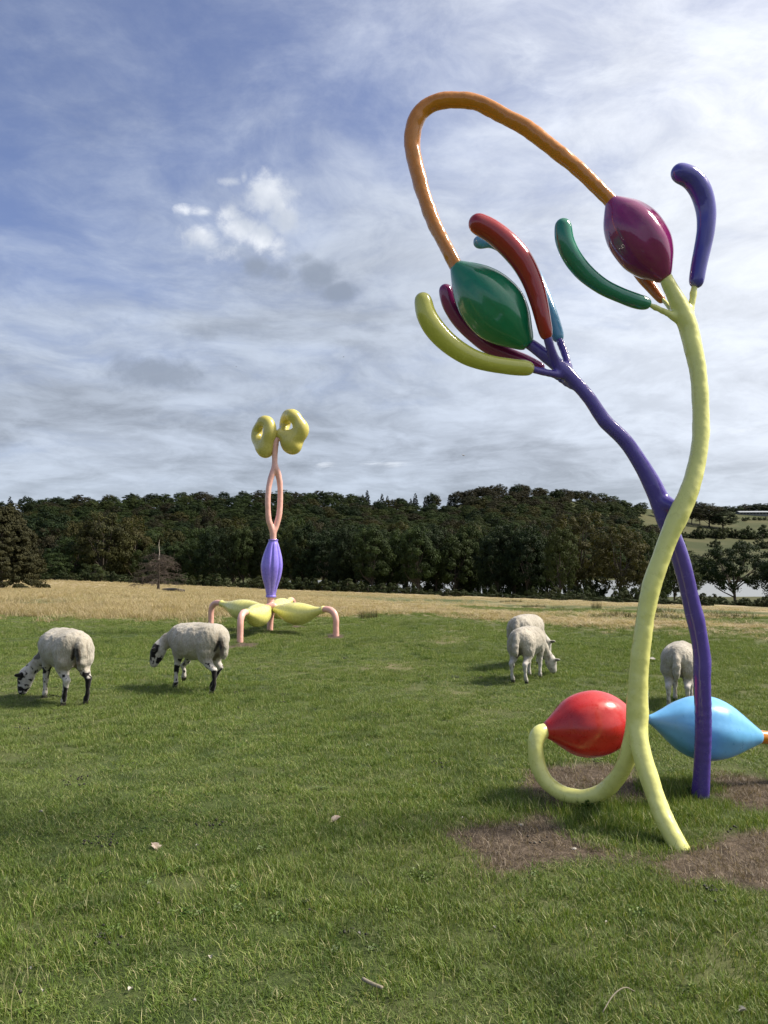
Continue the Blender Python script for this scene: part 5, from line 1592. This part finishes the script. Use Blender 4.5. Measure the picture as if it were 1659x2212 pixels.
def twig(rows, label, rad, mat, name='twig'):
    P = [[*(flat(a, b_)[:2]), h_, rad * w_] for a, b_, h_, w_ in rows]
    P = np.array(P); P[:, 2] += terrain(P[:, 0], P[:, 1])
    o0 = P[0, :3].copy(); V, F = tube(catmull(P, 5), 7)
    o = mesh_obj(name, V - o0, F, mat, loc=tuple(o0)); tag(o, label, 'twig')
tw_m = simple('weathered_twig', (.26, .23, .17))
twig([(783, 2134, .035, 1), (805, 2143, .03, 1.1), (826, 2152, .03, .9)], 'short thick weathered stick near the bottom edge', .0065, tw_m)
twig([(1302, 2208, .03, .7), (1325, 2190, .06, 1), (1350, 2180, .07, .8), (1372, 2176, .05, .5)], 'thin bent straw like twig near the bottom right', .0024, tw_m)
# pebbles on the bare earth
peb = simple('pebble', (.42, .40, .37))
for k, (px, py, s_) in enumerate([(1125, 1782, .022), (1240, 1838, .020), (1405, 1838, .014), (1300, 1826, .012)]):
    g0 = flat(px, py); r = np.random.default_rng(k)
    V, F = skin([(0, 0, 0, s_ * .5, s_ * .4, s_ * .2, 0, s_ * .42), (0, 0, 0, s_ * .5, -s_ * .3, s_ * .1, 0, s_ * .4)], s_ * .16, s_ * .06)
    V[:, 2] *= .6
    o = mesh_obj('pebble', V, F, peb, loc=(g0[0], g0[1], gz(g0[0], g0[1]) + s_ * .2)); tag(o, 'small pale pebble on the bare brown earth', 'pebble', 'pebbles on the bare earth')

# dark rush tussocks on the second green strip and lawn edge
rush_m = blade_mat('rush_blade', [(0, (.030, .034, .014)), (.6, (.070, .070, .028)), (1, (.16, .13, .06))])
rp = proto('rush_tussock', rush_m, n=150, rad=.30, lmin=.12, lmax=.34, wid=.012, lean=.9, seed=300)
RG = 'dark tussocks on the far green strip'
TUS = [(1140, 1312, .8), (1092, 1302, 1.1), (1110, 1302, 1.5), (1160, 1312, 1.1), (1205, 1316, .9), (1225, 1320, .8), (1405, 1318, 1.0), (1425, 1325, 1.5), (1545, 1329, 1.3), (1565, 1334, 1.2), (1590, 1330, 1.3), (1610, 1336, 1.1), (1440, 1336, 1.2), (1330, 1330, 1.1), (1355, 1334, 1.2), (1298, 1334, 1.0)]
for px, py, s_ in TUS:
    g0 = ground_at(px, py)
    o = bpy.data.objects.new('rush_tussock', rp.data); C.objects.link(o)
    o.location = tuple(g0); o.scale = (s_, s_, s_ * .45); o.rotation_euler = (0, 0, px)
    tag(o, 'low dark tussock on the green strip at the far edge of the field', 'tussock', RG)
g0 = ground_at(1288, 1317)
o = bpy.data.objects.new('rush_tussock', rp.data); C.objects.link(o); o.location = tuple(g0); o.scale = (.6, .6, 1.3)
tag(o, 'upright dark clump standing highest on the far green strip', 'tussock')
g0 = ground_at(795, 1335)
o = bpy.data.objects.new('rush_tussock', rp.data); C.objects.link(o); o.location = tuple(g0); o.scale = (.8, .8, .9)
tag(o, 'dark green tussock on the meadow edge right of the far sculpture', 'tussock')

# sheep droppings, nobody could count them
dung, t, b = new_mat('dung'); b.inputs['Base Color'].default_value = (.018, .016, .011, 1); b.inputs['Roughness'].default_value = .6
r = np.random.default_rng(70); V = []; F = []
for k in range(46):
    dd = r.uniform(2.6, 14); a = math.radians(r.uniform(-28, 28)); cx, cy = dd * math.sin(a), dd * math.cos(a)
    for j in range(r.integers(4, 15)):
        x, y = cx + r.normal(0, .045), cy + r.normal(0, .045); z = gz(x, y) + .012 + r.uniform(0, .01); s_ = r.uniform(.006, .011); o = len(V)
        V += [(x - s_, y, z), (x, y - s_ * .8, z), (x + s_, y, z), (x, y + s_ * .8, z), (x, y, z + s_ * .8), (x, y, z - s_)]
        F += [(o, o + 1, o + 4), (o + 1, o + 2, o + 4), (o + 2, o + 3, o + 4), (o + 3, o, o + 4), (o + 1, o, o + 5), (o + 2, o + 1, o + 5), (o + 3, o + 2, o + 5), (o, o + 3, o + 5)]
o = mesh_obj('sheep_droppings', V, np.array(F), dung); tag(o, 'small dark sheep droppings scattered through the lawn', kind='stuff')
